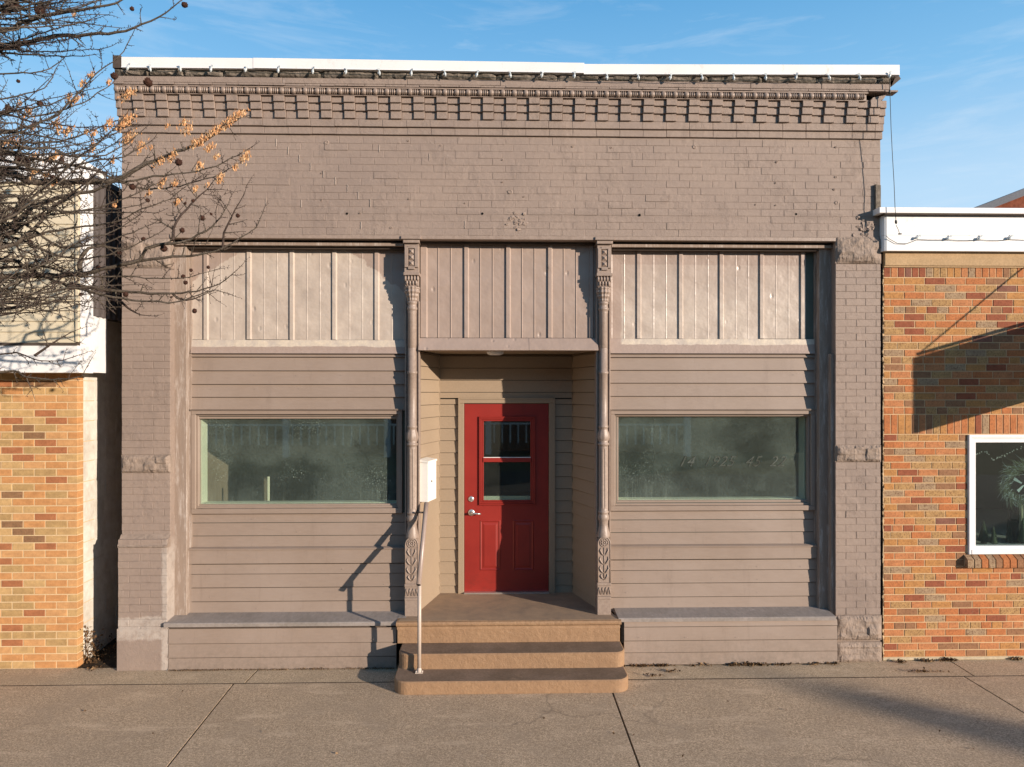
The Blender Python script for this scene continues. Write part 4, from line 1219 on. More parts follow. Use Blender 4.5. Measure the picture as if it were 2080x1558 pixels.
    for i in range(4):
        x = cx-.050+.033*i
        m.tube([(x-.014, yf-.002, zq(1206)), (x-.004, yf-.004, zq(1195)), (x, yf-.004, zq(1192)), (x+.004, yf-.004, zq(1195)), (x+.014, yf-.002, zq(1206))], .0045, 6)
    m.build('flower_relief', M['iron'], col)
column(cols[0], 'ornate iron column left of the recessed doorway')
column(cols[1], 'ornate iron column right of the recessed doorway')

# ------------------------------------------------ room behind the glass
rm = MB()
rx0, rx1 = XL+0.22, XR-0.22
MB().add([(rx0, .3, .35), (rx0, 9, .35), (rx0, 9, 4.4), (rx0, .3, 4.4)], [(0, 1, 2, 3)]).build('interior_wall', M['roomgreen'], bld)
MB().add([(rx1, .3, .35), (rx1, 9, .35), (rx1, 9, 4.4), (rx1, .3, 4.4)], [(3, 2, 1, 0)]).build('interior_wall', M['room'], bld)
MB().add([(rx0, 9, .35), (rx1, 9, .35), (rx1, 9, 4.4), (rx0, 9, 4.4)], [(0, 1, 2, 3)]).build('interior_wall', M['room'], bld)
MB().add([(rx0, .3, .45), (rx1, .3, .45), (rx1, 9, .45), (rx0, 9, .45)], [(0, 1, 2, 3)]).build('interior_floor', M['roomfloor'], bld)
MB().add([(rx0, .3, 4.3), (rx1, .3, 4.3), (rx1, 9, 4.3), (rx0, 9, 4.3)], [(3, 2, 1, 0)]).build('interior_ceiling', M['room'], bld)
p = P(545, 968, 1.3)
pole = MB().tube([(p.x, 1.3, .452), (p.x, 1.3, p.z)], .017, 10).build('white_pole', M['roomgreen'])
tag(pole, 'thin pale pole standing inside behind the left shop window', 'pole')

# weathering laid on the boards: caulk smears, nail heads, butt joints
for (pa, pb, py, pc) in ((395, 800, 1247, 600), (1245, 1650, 1237, 1450)):
    m = MB(); x = X(pa, .17); xe = X(pb, .17)
    while x < xe:
        L = random.uniform(.02, .10)
        if random.random() < .6:
            h0 = random.uniform(.004, .016); h1 = random.uniform(.004, .022); z0_ = Z(py, .17, pc)-.008
            m.add([(x, .1535, z0_), (x+L, .1535, z0_), (x+L, .1545, z0_+h1), (x, .1545, z0_+h0), (x, .125, z0_-.003), (x+L, .12, z0_-.003)], [(0, 1, 2, 3), (4, 5, 1, 0)])
        x += L
    tag(m.build('caulk_smear', M['pale'], bld), kind='stuff')
m = MB()
def dot(m, px, py, Y, r_):
    p = P(px, py, Y); n_ = 6
    m.add([(p.x+math.cos(a)*r_, p.y, p.z+math.sin(a)*r_) for a in [i*math.pi/3 for i in range(n_)]], [tuple(range(n_))])
for (xs, ys, Y) in (((430, 520, 610, 700, 780), (760, 788, 1054, 1080, 1156, 1186, 1214, 1236), .150), ((1270, 1360, 1450, 1540, 1625), (760, 786, 1048, 1074, 1150, 1176, 1204, 1226), .150),
                    ((370, 460, 560, 660, 760), (1298, 1326, 1352), -.102), ((1300, 1400, 1500, 1600, 1680), (1294, 1318, 1342), -.102)):
    for a in xs:
        for b in ys:
            if random.random() < .55: dot(m, a+random.uniform(-4, 4), b+random.uniform(-1, 1), Y, random.uniform(.003, .005))
tag(m.build('nail_heads', M['pipe'], bld), kind='stuff')

# ================================================================== STEPS
st = thing('concrete_steps', (X(1035, -.4), -.4, 0), 'tan painted concrete steps with rounded corners before the red door', 'steps')
def slab_poly(x0, x1, yf, yk, r_, seg=7):
    pts = []
    for i in range(seg+1):
        a = math.pi + math.pi/2*i/seg
        pts.append((x0+r_+r_*math.cos(a), yf+r_+r_*math.sin(a)))
    for i in range(seg+1):
        a = 1.5*math.pi + math.pi/2*i/seg
        pts.append((x1-r_+r_*math.cos(a), yf+r_+r_*math.sin(a)))
    pts += [(x1, yk), (x0, yk)]
    return pts
def step(px0, px1, yf, yk, z0, z1, r_, name='step'):
    x0, x1 = X(px0, yf), X(px1, yf)
    m = MB()
    b = .010
    outer = slab_poly(x0, x1, yf, yk, r_)
    inner = slab_poly(x0+b, x1-b, yf+b, yk, max(.01, r_-b))
    n_ = len(outer)
    vs = [(p_[0]+(.004*noise.noise(Vector((p_[0]*9, z0, 1)))), p_[1], z0) for p_ in outer]+[(p_[0], p_[1], z1-b) for p_ in outer]+[(p_[0], p_[1], z1) for p_ in inner]
    fs = [(i, (i+1) % n_, n_+(i+1) % n_, n_+i) for i in range(n_)]+[(n_+i, n_+(i+1) % n_, 2*n_+(i+1) % n_, 2*n_+i) for i in range(n_)]
    m.add(vs, fs, 0, False)
    m.add([(p_[0], p_[1], z1) for p_ in inner], [tuple(range(n_))], 1)
    return m.build(name, [M['riser'], M['tread']], st)
z1s, z2s = 0.114, 0.255
step(797, 1281, -.69, .05, 0.0, z1s, .13)
step(808, 1272, -.405, .045, z1s+.0005, z2s, .10)
lx0, lx1 = X(806, -.12), X(1260, -.12)
m = MB()
m.box(lx0+.004, lx1-.004, -.120, .04, z2s+.0005, ZF-.05, 0, .004)
m.build('riser', M['riser'], st)
m = MB(); m.prism_x([(-.128, ZF-.078), (-.122, ZF-.052), (.03, ZF-.052), (.03, ZF-.078)], lx0+.002, lx1-.002); m.build('riser_moulding', M['riser'], st)
m = MB()
m.prism_x([(-.138, ZF-.046), (-.150, ZF-.034), (-.152, ZF-.018), (-.142, ZF-.004), (-.125, ZF-.0005), (.03, ZF-.0005), (.03, ZF-.046)], lx0-.003, lx1+.006)
m.build('nosing', M['riser'], st)
MB().prism_z([(lx0+.01, -.112), (lx1-.01, -.112), (cols[1]+.07, .20), (br+.02, YD+.05), (bl-.02, YD+.05), (cols[0]-.07, .20)], ZF-.04, ZF+.0015).build('landing', M['landing'], st)
# black box filling the gap at right end under ledge
MB().box(X(1262, -.1), X(1267, -.1), -.10, .1, Z(1308, -.1), Z(1262, -.1)).build('side_gap', M['black'], st)

# ================================================================== MAILBOX, HANDRAIL
mx = P(866, 975, .26)
mbx = thing('mailbox', (mx.x, .3, Z(1020, .3)), 'cream white wall mailbox on the left wall of the doorway recess', 'mailbox')
d = (Vector((bl, YD))-Vector((fl-.03, .20))).normalized(); nrm = Vector((d.y, -d.x))
def mp_(s, o, z): # s along wall from its front end, o out from wall
    v = Vector((fl-.03, .20))+d*s+nrm*(o+.02); return (v.x, v.y, z)
zb_, zt_ = Z(1019, .12), Z(940, .12)
s0, s1, dep = -.06, .20, .105
m = MB()
zslope = .0
vs = [mp_(s0, 0, zb_), mp_(s1, 0, zb_), mp_(s1, dep, zb_), mp_(s0, dep, zb_), mp_(s0, 0, zt_+.012), mp_(s1, 0, zt_+.012), mp_(s1, dep, zt_), mp_(s0, dep, zt_)]
m.add(vs, [(0, 1, 2, 3), (7, 6, 5, 4), (3, 2, 6, 7), (2, 1, 5, 6), (1, 0, 4, 5), (0, 3, 7, 4)])
m.build('box_body', M['mailbox'], mbx)
m = MB()
e = .008
a0, a1 = zt_+.0005, zt_+.018
vs = [mp_(s0-e, 0, a0+.012), mp_(s1+e, 0, a0+.012), mp_(s1+e, dep+e, a0), mp_(s0-e, dep+e, a0), mp_(s0-e, 0, a1+.016), mp_(s1+e, 0, a1+.016), mp_(s1+e, dep+e, a1), mp_(s0-e, dep+e, a1)]
m.add(vs, [(0, 1, 2, 3), (7, 6, 5, 4), (3, 2, 6, 7), (2, 1, 5, 6), (1, 0, 4, 5), (0, 3, 7, 4)])
m.build('lid', M['mailbox'], mbx)
q = Vector(mp_(.05, dep+.002, (zb_+zt_)/2+.0))
MB().blob(q, .009, .009, .011, 10, 6).build('lock', M['dark'], mbx)

hr = thing('handrail', (X(851, -.48), -.48, z1s), 'brown pipe handrail on one thin post at the left of the steps', 'handrail')
top = P(866, 1022, .06); botm = P(850.5, 1188, -.52)
dirr = (botm-top).normalized()
m = MB(); m.tube([top, top+dirr*.2, botm], .0225, 14); m.build('rail', M['pipe'], hr)
MB().tube([botm+dirr*.0005, botm+dirr*.002], .0165, 14).build('rail_end_hole', M['black'], hr)
jt = botm - dirr*.11
foot = Vector((X(851.5, -.475), -.475, z1s))
MB().tube([foot+Vector((0, 0, .002)), Vector((jt.x-.002, jt.y, jt.z-.018))], .0175, 14).build('post', M['palepipe'], hr)
m = MB(); m.box(foot.x-.035, foot.x+.035, foot.y-.03, foot.y+.03, z1s+.0005, z1s+.007); m.lathe(foot.x, foot.y, [(.024, z1s+.007), (.022, z1s+.03), (.018, z1s+.045)], 14)
for sx in (-1, 1): m.lathe(foot.x+sx*.027, foot.y-.01, [(.007, z1s+.007), (.007, z1s+.02), (.001, z1s+.021)], 8)
m.build('base_flange', M['palepipe'], hr)
bk = top+dirr*.11
MB().tube([bk, Vector((cols[0]+.045, bk.y+.02, bk.z+.002))], .009, 8).build('bracket', M['dark'], hr)

# ================================================================== LEFT NEIGHBOUR
XNB = -4.13
ln = thing('siding_building', (-6.0, 0, 0), 'neighbouring shop with cream siding over buff brick beside a narrow gap', 'building')
zt_b = Z(757, 0, 100)
xw = X(157, 0)
MB().box(-9, xw-.004, .004, .3, 0, zt_b).build('wall', M['mortar_l'], ln)
MB().box(xw-.10, xw-.006, .3005, 9, 0, 4.7).build('side_wall', M['block'], ln)
# bricks with a returned corner
bh = 0.0715; n_c = int(zt_b/bh); bh = zt_b/n_c
acc = MB(); cnt = 0
allb = []
for i in range(n_c):
    z = (i+.5)*bh
    x = xw
    wds = [(.145, .2) if i % 2 else (.225, .1)]
    first = .095 if i % 2 else .20
    a = x-first; seq = [(a, x)]
    while a > -8.7:
        b = a-.212; seq.append((b, a)); a = b
    for (a, b) in seq: allb.append((a, b, z, a == seq[0][0]))
for (a, b, z, corner) in allb:
    ci = choose(LB, LW); mt = LB[ci]
    if b < -5.35:
        acc.box(a+.005, b-.005, 0, .03, z-bh/2+.005, z+bh/2-.005, ci, .002); continue
    if corner:
        mt = LB[random.choice([0, 1, 1, 3])]
    wq = (b-a) - (.010 if not corner else .0055)
    g = .010
    o = put(brick_mesh(round(wq, 3), round(bh-g, 4), .10 if corner else .03, mt, .002), 'brick', ln, ((a+b)/2+(.0025 if corner else 0), random.uniform(-.001, .001), z), (random.uniform(-.006, .006), 0, 0))
tag(acc.build('brickwork', LB, ln), kind='stuff')
# block side wall, whitewashed, receding into the gap
k = 0
z = 0.0
while z < 4.1:
    y = .105 + (.0 if k % 2 else -.0)
    L0 = .20 if k % 2 else .40
    y0_ = .105
    yy = y0_ + L0
    cuts = [y0_]
    while yy < 3.2: cuts.append(yy); yy += .40
    for a, b in zip(cuts, cuts[1:]):
        bm_ = MB().box(xw-.05, xw-.002+random.uniform(-.002, .002), a+.004, b-.004, z+.004, z+.196)
        bm_.build('block', M['block'], ln)
    z += .2; k += 1
# upper overhanging box with siding
XB = X(158.5, -.25)
zu0, zu1 = Z(757, -.25, 100), Z(316, -.25, 60)
zs_b, zs_t = Z(699, -.25, 100), Z(372, -.25, 60)
up = MB().box(-9, XB-.001, -.215, .25, zu0+.01, zu1-.01).build('upper_wall', M['whitewood'], ln)
MB().box(-9, XB, -.252, -.2155, zu0, zs_b-.012, 0, .002).build('lower_band', M['whitewood'], ln)
MB().prism_x([(-.262, zs_b-.012), (-.262, zs_b+.004), (-.2155, zs_b+.02), (-.2155, zs_b-.012)], -9, XB-.005).build('sill_flashing', M['dark'], ln)
MB().box(-9, XB+.01, -.262, -.2155, zs_t+.01, zu1, 0, .002).build('upper_band', M['whitewood'], ln)
MB().box(XB-.026, XB+.001, -.250, -.2156, zs_b+.0205, zs_t+.009, 0, .002).build('corner_trim', M['vinyl'], ln)
z = zs_b+.015
rw = Z(675, -.25, 80)-Z(697, -.25, 80)
while z < zs_t:
    clap((-9, -.222), (XB-.027, -.222), z, min(z+rw+.004, zs_t+.009), ln, M['vinyl'], .003, .015, .004)
    z += rw
MB().box(XB-.02, XB+.002, -.2150, -.002, zu0+.002, zu1-.012).build('side_board', M['whitewood'], ln)
MB().box(-9, XB, -.21, .0, zu0+.0005, zu0+.0095).build('soffit', M['vinyl'], ln)
# dark ribbed cladding on the side above the blocks
prof = []
y = .0; 
cladz0 = Z(642, 0.0, 190)
while y < 3:
    prof += [(XB+.0, y), (XB+.0, y+.045), (XB+.022, y+.052), (XB+.022, y+.085), (XB+.0, y+.092)]
    y += .10
vs = [(p_[0], p_[1], cladz0) for p_ in prof]+[(p_[0], p_[1], 4.75) for p_ in prof]
n_ = len(prof)
MB().add(vs, [(i, i+1, n_+i+1, n_+i) for i in range(n_-1)]).build('side_cladding', M['cladding'], ln)
MB().box(XB-.3, XB-.003, .001, 3, cladz0+.01, 4.74).build('side_wall_top', M['cladding'], ln)
MB().box(-9, XB+.03, -.05, 3, 4.75, 4.80).build('roof', M['roof'], ln)
# back of the gap
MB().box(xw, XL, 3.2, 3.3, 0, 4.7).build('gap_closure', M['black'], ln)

# ================================================================== RIGHT NEIGHBOUR
XN = X(1795, 0)
rn = thing('orange_brick_shop', (6.5, 0, 0), 'neighbouring orange mixed brick shop with a white fascia and white window', 'building')
wy0 = X(1966, 0); wz1_, wz0_ = Z(883, 0, 2000), Z(1125, 0, 2000)
zbase = Z(1334, 0, 1950)
ztop = Z(541, 0, 1950)
XE = 9.0
for (a, b, c, d_) in ((XN, wy0, .0, ztop), (wy0+.0005, wy0+1.9, 0, wz0_-.12), (wy0+.0005, wy0+1.9, wz1_+.0, ztop), (wy0+1.9005, XE, 0, ztop)):
    MB().box(a+.001, b, .004, .14, c, d_).build('wall', M['mortar'], rn)
MB().box(XN+.001, XN+.1, .1405, 9, 0, 4.3).box(XN+.1005, XE, 8.8, 9, 0, 4.3).build('side_wall', M['mortar'], rn)
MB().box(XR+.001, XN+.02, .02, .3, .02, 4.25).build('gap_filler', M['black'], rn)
MB().box(XN-.012, XE, -.006, .10, .003, zbase-.001, 0, .004).build('foundation', M['found'], rn)
RBk = []
def rb(a, b, z, h, soldier=False):
    RBk.append((a, b, z, h))
zs2a, zs2b = Z(882, 0, 1950), Z(841.5, 0, 1950)
zs1a, zs1b = Z(564, 0, 1950), Z(543, 0, 1950)
crs = []
n1 = round((zs2a-zbase)/.0706); h1 = (zs2a-zbase)/n1
for i in range(n1): crs.append((zbase+(i+.5)*h1, h1))
n2_ = round((zs1a-zs2b)/.0706); h2 = (zs1a-zs2b)/n2_
for i in range(n2_): crs.append((zs2b+(i+.5)*h2, h2))
for j, (z, h) in enumerate(crs):
    header = (j % 7 == 4)
    x = XN
    L = .110 if header else .2085
    off = [0, .07, .14, .0, .10][j % 5] if not header else random.uniform(0, .05)
    b = x + (L-off if off < L-.03 else L)
    while x < 8.85:
        inwin = (wz0_-.115 < z < wz1_)
        if not (inwin and b > wy0-.002 and x < wy0+1.9):
            rb(x, b, z, h)
        elif x < wy0-.03:
            rb(x, wy0-.002, z, h)
        x = b; b = x+L
for (za_, zb_2, wq) in ((zs2a, zs2b, .0715), (zs1a, zs1b, .0715)):
    x = XN
    while x < 8.85:
        rb(x, x+wq, (za_+zb_2)/2, zb_2-za_); x += wq
vis = X(2080, 0)+.05
RBk.sort(key=lambda t: (t[0] > vis, -(t[1]-t[0])*(t[3])))
acc = MB()
for i, (a, b, z, h) in enumerate(RBk):
    ci = choose(RB, RW); mt = RB[ci]
    w_, hq = round(b-a-.009, 3), round(h-.009, 4)
    y = random.uniform(-.0015, .001)
    if w_ < .01: continue
    if i < 300:
        put(brick_mesh(w_, hq, .03, mt, .002), 'brick', rn, ((a+b)/2, y, z), (random.uniform(-.006, .006), random.uniform(-.004, .004), 0))
    else:
        c = (a+b)/2
        acc.box(c-w_/2, c+w_/2, y, y+.03, z-hq/2, z+hq/2, ci, .002)
tag(acc.build('brickwork', RB, rn), kind='stuff')
# ragged mortar edge towards the brown building
m = MB()
z = 0.03
while z < Z(545, 0, 1795):
    m.blob((XN-.004+random.uniform(-.004, .003), .0, z), random.uniform(.004, .010), .006, random.uniform(.012, .04), 6, 4, 0, .7, False); z += random.uniform(.02, .08)
tag(m.build('mortar_bead', M['mortar'], rn), kind='stuff')
MB().box(X(1797, -.02), XE, -.022, .1, Z(540.5, -.02, 1950), Z(511, -.02, 1950), 0, .006).build('stone_band', M['limestone'], rn)
MB().box(X(1796, -.01), XE, -.012, .1, Z(543.5, -.01, 1950), Z(540.8, -.01, 1950)).build('band_fillet', M['limestone'], rn)
# fascia
fz0, fz1 = Z(510, -.07, 1950), Z(436, -.07, 1950)
m = MB()
x0_ = X(1799, -.07)
pr2 = [(x0_-.022, .05), (x0_-.020, -.035), (x0_-.010, -.062), (x0_+.01, -.072), (XE, -.072), (XE, .05)]
m.prism_z(pr2, fz0, Z(478.5, -.07, 1950)-.0005); m.prism_z(pr2, Z(478.5, -.07, 1950)+.0015, fz1)
m.build('fascia', M['white'], rn)
cz0_, cz1_ = Z(434, -.11, 1950), Z(422.5, -.11, 1950)
MB().box(X(1786, -.12), XE, -.125, .25, cz0_, cz1_, 0, .003).build('fascia_cap', M['white'], rn)
MB().box(X(1794, -.1), XE, -.115, .2, cz0_-.012, cz0_-.0005).build('cap_underside', M['dark'], rn)
MB().box(XN+.1, XE, .25, 8.9, 4.25, 4.3).build('roof', M['dark'], rn)
# window
wr = tag(link(D.objects.new('window', None), rn, (wy0+.9, 0, wz0_)))
W0, W1 = wy0+.0, wy0+1.88
def rframe(ins0, ins1, yf, ybk, nm, mat=M['whitewood']):
    a, b, c, d_ = W0+ins0, W1-ins0, wz0_+ins0, wz1_-ins0; w_ = ins1-ins0
    for (p0, p1, q0, q1) in ((a, a+w_, c+w_, d_-w_), (b-w_, b, c+w_, d_-w_), (a, b, d_-w_+.0002, d_), (a, b, c, c+w_-.0002)):
        MB().box(p0, p1, yf, ybk, q0, q1, 0, .002).build(nm, mat, wr)
rframe(0, .024, -.022, .10, 'casing'); rframe(.0242, .040, -.014, .10, 'casing'); rframe(.0402, .078, -.004, .10, 'sash')
MB().box(W0+.024, W1-.024, -.026, .05, wz0_+.001, wz0_+.048, 0, .002).build('sub_sill', M['whitewood'], wr)
MB().box(W0+.07, W1-.07, .03, .034, wz0_+.07, wz1_-.07).build('glass_pane', M['glass_r'], wr)
# sloping header sill bricks
x = X(1965, -.06); i = 0
while x < 6.2:
    wq = .068
    sb = MB()
    zt4, zb4_ = wz0_-.001, wz0_-.125
    sb.add([(x+.003, -.065, zb4_), (x+wq-.003, -.065, zb4_), (x+wq-.003, -.065, zt4-.045), (x+.003, -.065, zt4-.045), (x+.003, .003, zt4), (x+wq-.003, .003, zt4), (x+.003, .003, zb4_), (x+wq-.003, .003, zb4_)],
           [(0, 1, 2, 3), (3, 2, 5, 4), (0, 3, 4, 6), (1, 7, 5, 2), (0, 6, 7, 1)])
    sb.build('sill_brick', RB[random.choice([0, 1, 5, 5, 6])], rn); x += wq+.004
MB().prism_x([(-.060, wz0_-.122), (-.060, wz0_-.052), (.003, wz0_-.008), (.003, wz0_-.122)], X(1965, -.06)+.004, 6.2).build('sill_mortar', M['soil'], rn)
# dark shop interior
ix0, ix1 = W0-.4, W1+.3
MB().box(ix0, ix1, 2.5, 2.55, 0, 4).box(ix0-.05, ix0-.001, .15, 2.55, 0, 4).box(ix1+.001, ix1+.05, .15, 2.55, 0, 4).box(ix0, ix1, .15, 2.499, 3.6, 3.65).build('interior_wall', M['roomfloor'], rn)
MB().box(ix0, ix1, .141, 2.499, wz0_-.03, wz0_+.035).build('display_shelf', M['whitewood'], rn)

# ================================================================== WREATH, SMALL TREES, LANTERN IN THE NEIGHBOUR'S WINDOW
def greenmat(nm, c): return surf(nm, c, .3, 60, .3, 12, .7, .3, .5, .004)
M['sage'] = greenmat('sage_bristle', (0.13, 0.17, 0.10)); M['pinegreen'] = greenmat('pale_pine', (0.17, 0.20, 0.13)); M['deepgreen'] = greenmat('deep_green_bristle', (0.05, 0.085, 0.05))
M['ribbon'] = surf('pale_blue_ribbon', (0.42, 0.52, 0.58), .1, 20, .1, 5, .4, .4, 0)
M['candle'] = surf('ivory_candle', (0.62, 0.58, 0.42), .03, 20, .05, 5, .5, .3, 0)
M['lantern'] = surf('black_lantern', (0.02, 0.02, 0.02), .1, 20, .1, 5, .4, .4, 0)
zsh = wz0_+.036
def mini(px, py_top, y, r_, mat, label):
    p = P(px, py_top, y); h = p.z-zsh
    t = thing('tabletop_tree', (p.x, y, zsh), label, 'ornament', 'small cone trees in the neighbour window')
    m = MB()
    L = 26
    for j in range(L):
        f_ = j/L; z = zsh+h*(.12+.88*f_); rad = r_*(1-f_)**.85+.002
        for i in range(14):
            a = random.random()*6.283
            b0 = Vector((p.x, y, z)); t_ = b0+Vector((math.cos(a)*rad, math.sin(a)*rad, -.012+.02*random.random()))
            s_ = Vector((-math.sin(a), math.cos(a), .3))*.004
            m.add([b0-s_, b0+s_, t_+s_*.6, t_-s_*.6], [(0, 1, 2, 3)])
    m.lathe(p.x, y, [(r_*.75, zsh+h*.12), (r_*.4, zsh+h*.5), (.003, zsh+h)], 10)
    m.build('bristles', mat, t)
    MB().lathe(p.x, y, [(r_*.4, zsh+.0005), (r_*.35, zsh+h*.1), (.006, zsh+h*.12), (.006, zsh+h*.3)], 10).build('base', M['darkstone'], t)
mini(1998, 1057, .30, .075, M['deepgreen'], 'dark green cone tree nearest the left edge of the white window')
mini(2018, 1069, .22, .045, M['pinegreen'], 'pale lime cone tree standing right beside the dark green one')
mini(2050, 1068, .34, .045, M['deepgreen'], 'dim olive cone tree between the pale tree and the lantern')
mini(2078, 1052, .26, .07, M['sage'], 'sage cone tree cut by the right edge of the picture')
wc = P(2079, 983, .20)
wrt = thing('wreath', wc, 'silvery evergreen wreath with a pale blue ribbon hanging in the white window', 'wreath')
m = MB()
for k in range(900):
    a = random.random()*6.283; rr_ = .17+random.gauss(0, .03)
    b0 = wc+Vector((math.cos(a)*rr_, random.gauss(0, .02), math.sin(a)*rr_))
    a2 = a+random.gauss(.9, .55)
    L = random.uniform(.04, .11)
    t_ = b0+Vector((math.cos(a2)*L, random.gauss(0, .02), math.sin(a2)*L))
    s_ = Vector((-math.sin(a2), 0, math.cos(a2)))*.0022
    m.add([b0-s_, b0+s_, t_+s_*.3, t_-s_*.3], [(0, 1, 2, 3)], 0 if random.random() < .72 else 1)
m.build('needles', [M['sage'], M['ribbon']], wrt)
m = MB()
for (dx, dz2, ex, ez) in ((-.02, .02, -.09, .05), (0, 0, -.07, -.06), (.02, .0, .06, .06), (.01, -.02, .05, -.10)):
    c0 = wc+Vector((-.02+dx, -.03, -.01+dz2)); c1 = c0+Vector((ex, -.01, ez))
    s_ = Vector((-ez, 0, ex)).normalized()*.017
    m.add([c0-s_*.4, c0+s_*.4, c1+s_, c1-s_], [(0, 1, 2, 3)])
m.build('ribbon', M['ribbon'], wrt)
lp = P(2074, 1027, .40)
lt = thing('lantern', (lp.x, .40, zsh), 'black lantern holding an ivory candle below the wreath', 'lantern')
m = MB()
for sx in (-1, 1):
    for sy in (-1, 1): m.box(lp.x+sx*.07-.008, lp.x+sx*.07+.008, .40+sy*.07-.008, .40+sy*.07+.008, zsh, zsh+.46)
m.box(lp.x-.09, lp.x+.09, .31, .49, zsh+.4605, zsh+.49).box(lp.x-.09, lp.x+.09, .31, .49, zsh+.0005, zsh+.22)
m.build('frame', M['lantern'], lt)
MB().lathe(lp.x, .40, [(.03, zsh+.2205), (.03, zsh+.40), (.001, zsh+.402)], 14).build('candle', M['candle'], lt)
fl_ = thing('fairy_lights', P(2000, 912, .12), 'fairy light string drooping across the top of the white window', 'string lights')
pts = [P(px, py, .12) for px, py in ((1984, 925), (1993, 918), (2006, 917), (2014, 934), (2022, 932), (2028, 927), (2038, 927), (2046, 922), (2058, 914), (2070, 910), (2085, 905))]
MB().tube(pts, .0012, 4).build('wire', M['cord'], fl_)
bmesh_ = MB().blob((0, 0, 0), .0055, .0055, .007, 6, 4).mesh('bulb', M['whitewood'])
for i in range(len(pts)-1):
    for t_ in (0.1, .45, .8):
        put(bmesh_, 'bulb', fl_, pts[i].lerp(pts[i+1], t_)+Vector((random.uniform(-.012, .012), 0, random.uniform(-.012, .012))))

# ================================================================== STRING LIGHTS ON THE FACADES
clipm = MB()
clipm.box(-.011, .011, -.004, 0, .012, .030).box(-.004, .004, -.007, -.003, -.02, .014)
clipm.lathe(0, -.010, [(.001, -.045), (.008, -.038), (.013, -.022), (.011, -.008), (.007, -.001), (.006, .006)], 8)
clipm.box(-.016, -.006, -.014, -.004, -.028, -.014)
clip = clipm.mesh('bulb_clip', M['tinfoil'])
s1_ = thing('string_lights', P(1040, 152, -.17), 'string of clear bulbs clipped under the white coping of the brown building', 'string lights')
cps = [(430, 140), (500, 141), (567, 142), (637, 144), (703, 145), (770, 147), (837, 148), (903, 149), (970, 151), (1036, 152), (1101, 152), (1167, 153), (1232, 156), (1295, 156), (1362, 157), (1425, 157), (1490, 157), (1555, 157), (1618, 156), (1682, 157), (1745, 157), (1807, 153), (305, 139), (366, 139), (262, 137)]
for (px, py) in cps:
    put(clip, 'bulb_clip', s1_, P(px, py-2, -.172), (0, random.uniform(-.35, .35), random.uniform(-.5, .5)))
pts = []
cs2 = sorted(cps)
for a, b in zip(cs2, cs2[1:]):
    for t_ in (0, .25, .5, .75):
        pts.append(P(a[0]+(b[0]-a[0])*t_, a[1]+(b[1]-a[1])*t_+5+9*t_*(1-t_)*random.uniform(.3, 1), -.165))
MB().tube(pts, .0032, 5).build('cord', M['cord'], s1_)
s2_ = thing('hanging_cord', P(1808, 190, -.16), 'loose dark cord hanging down past the right corner of the brown building', 'cord')
hp = [(1807, 160), (1807, 186), (1808, 195), (1810, 260), (1813, 320), (1816, 370), (1818, 420), (1820, 450)]
MB().tube([P(a, b, -.17+.006*math.sin(i*1.7)) for i, (a, b) in enumerate(hp)], .0034, 6).build('cord', M['cord'], s2_)
c_ = P(1807, 187, -.17); MB().blob(c_, .012, .012, .02, 7, 5, 0, .4).build('knot', M['cord'], s2_)
c_ = P(1820, 451, -.17); MB().blob(c_, .012, .012, .022, 7, 5, 0, .4).build('socket', M['cord'], s2_)
MB().tube([P(1820, 457, -.17), P(1824, 465, -.17), P(1827, 474, -.17)], .0028, 6).build('cord_tail', M['cord'], s2_)
c_ = P(1828, 475, -.17); MB().box(c_.x-.014, c_.x+.014, c_.y-.007, c_.y+.007, c_.z-.006, c_.z+.006).build('plug', M['cord'], s2_)
s3_ = thing('string_lights', P(1950, 485, -.09), 'string of clear bulbs clipped along the white fascia of the orange brick shop', 'string lights')
cps = [(1865, 486), (1928, 487), (1991, 487), (2053, 486), (2116, 486), (2180, 486)]
for (px, py) in cps: put(clip, 'bulb_clip', s3_, P(px, py-5, -.085), (0, 1.1+random.uniform(-.3, .3), 0))
pts = [P(1800, 479, -.085), P(1806, 485, -.085), P(1822, 494, -.085), P(1842, 495, -.085), P(1858, 489, -.085)]
for a, b in zip(cps, cps[1:]):
    for t_ in (0, .33, .66): pts.append(P(a[0]+(b[0]-a[0])*t_, a[1]+6*t_*(1-t_), -.085))
MB().tube(pts, .0030, 5).build('cord', M['cord'], s3_)

# ================================================================== BLADE SIGN OUT OF FRAME (its shadow falls on the brick)
def unsun(pt, Y):       # walk from a wall point towards the sun until plane Y
    t = (Y-pt.y)/SUN_TO.y
    return pt + SUN_TO*t
ctop = unsun(P(1858, 727, 0), -1.45); cbot = unsun(P(1858, 880, 0), -1.45)
bs = thing('projecting_sign', (ctop.x, 0, cbot.z), 'white board sign projecting over the pavement from the orange brick shop', 'sign')
MB().box(ctop.x-.02, ctop.x+.02, ctop.y, -.12, cbot.z, ctop.z).build('board', M['whitewood'], bs)
MB().tube([(ctop.x, ctop.y+.02, ctop.z+.03), (ctop.x, .0, ctop.z+.03)], .018, 8).build('arm', M['lantern'], bs)
for yy in (-1.3, -.3): MB().tube([(ctop.x, yy, ctop.z), (ctop.x, yy, ctop.z+.03)], .006, 6).build('hook', M['lantern'], bs)
wend = unsun(P(2080, 542, 0), -.70)
stay_d = (Vector((wend.x, wend.y, wend.z)) - Vector((ctop.x, ctop.y+.05, ctop.z+.04)))
stay_e = Vector((ctop.x, ctop.y+.05, ctop.z+.04)) + stay_d*((-.0-(ctop.y+.05))/stay_d.y)
MB().tube([(ctop.x, ctop.y+.05, ctop.z+.04), stay_e], .008, 6).build('stay_wire', M['lantern'], bs)

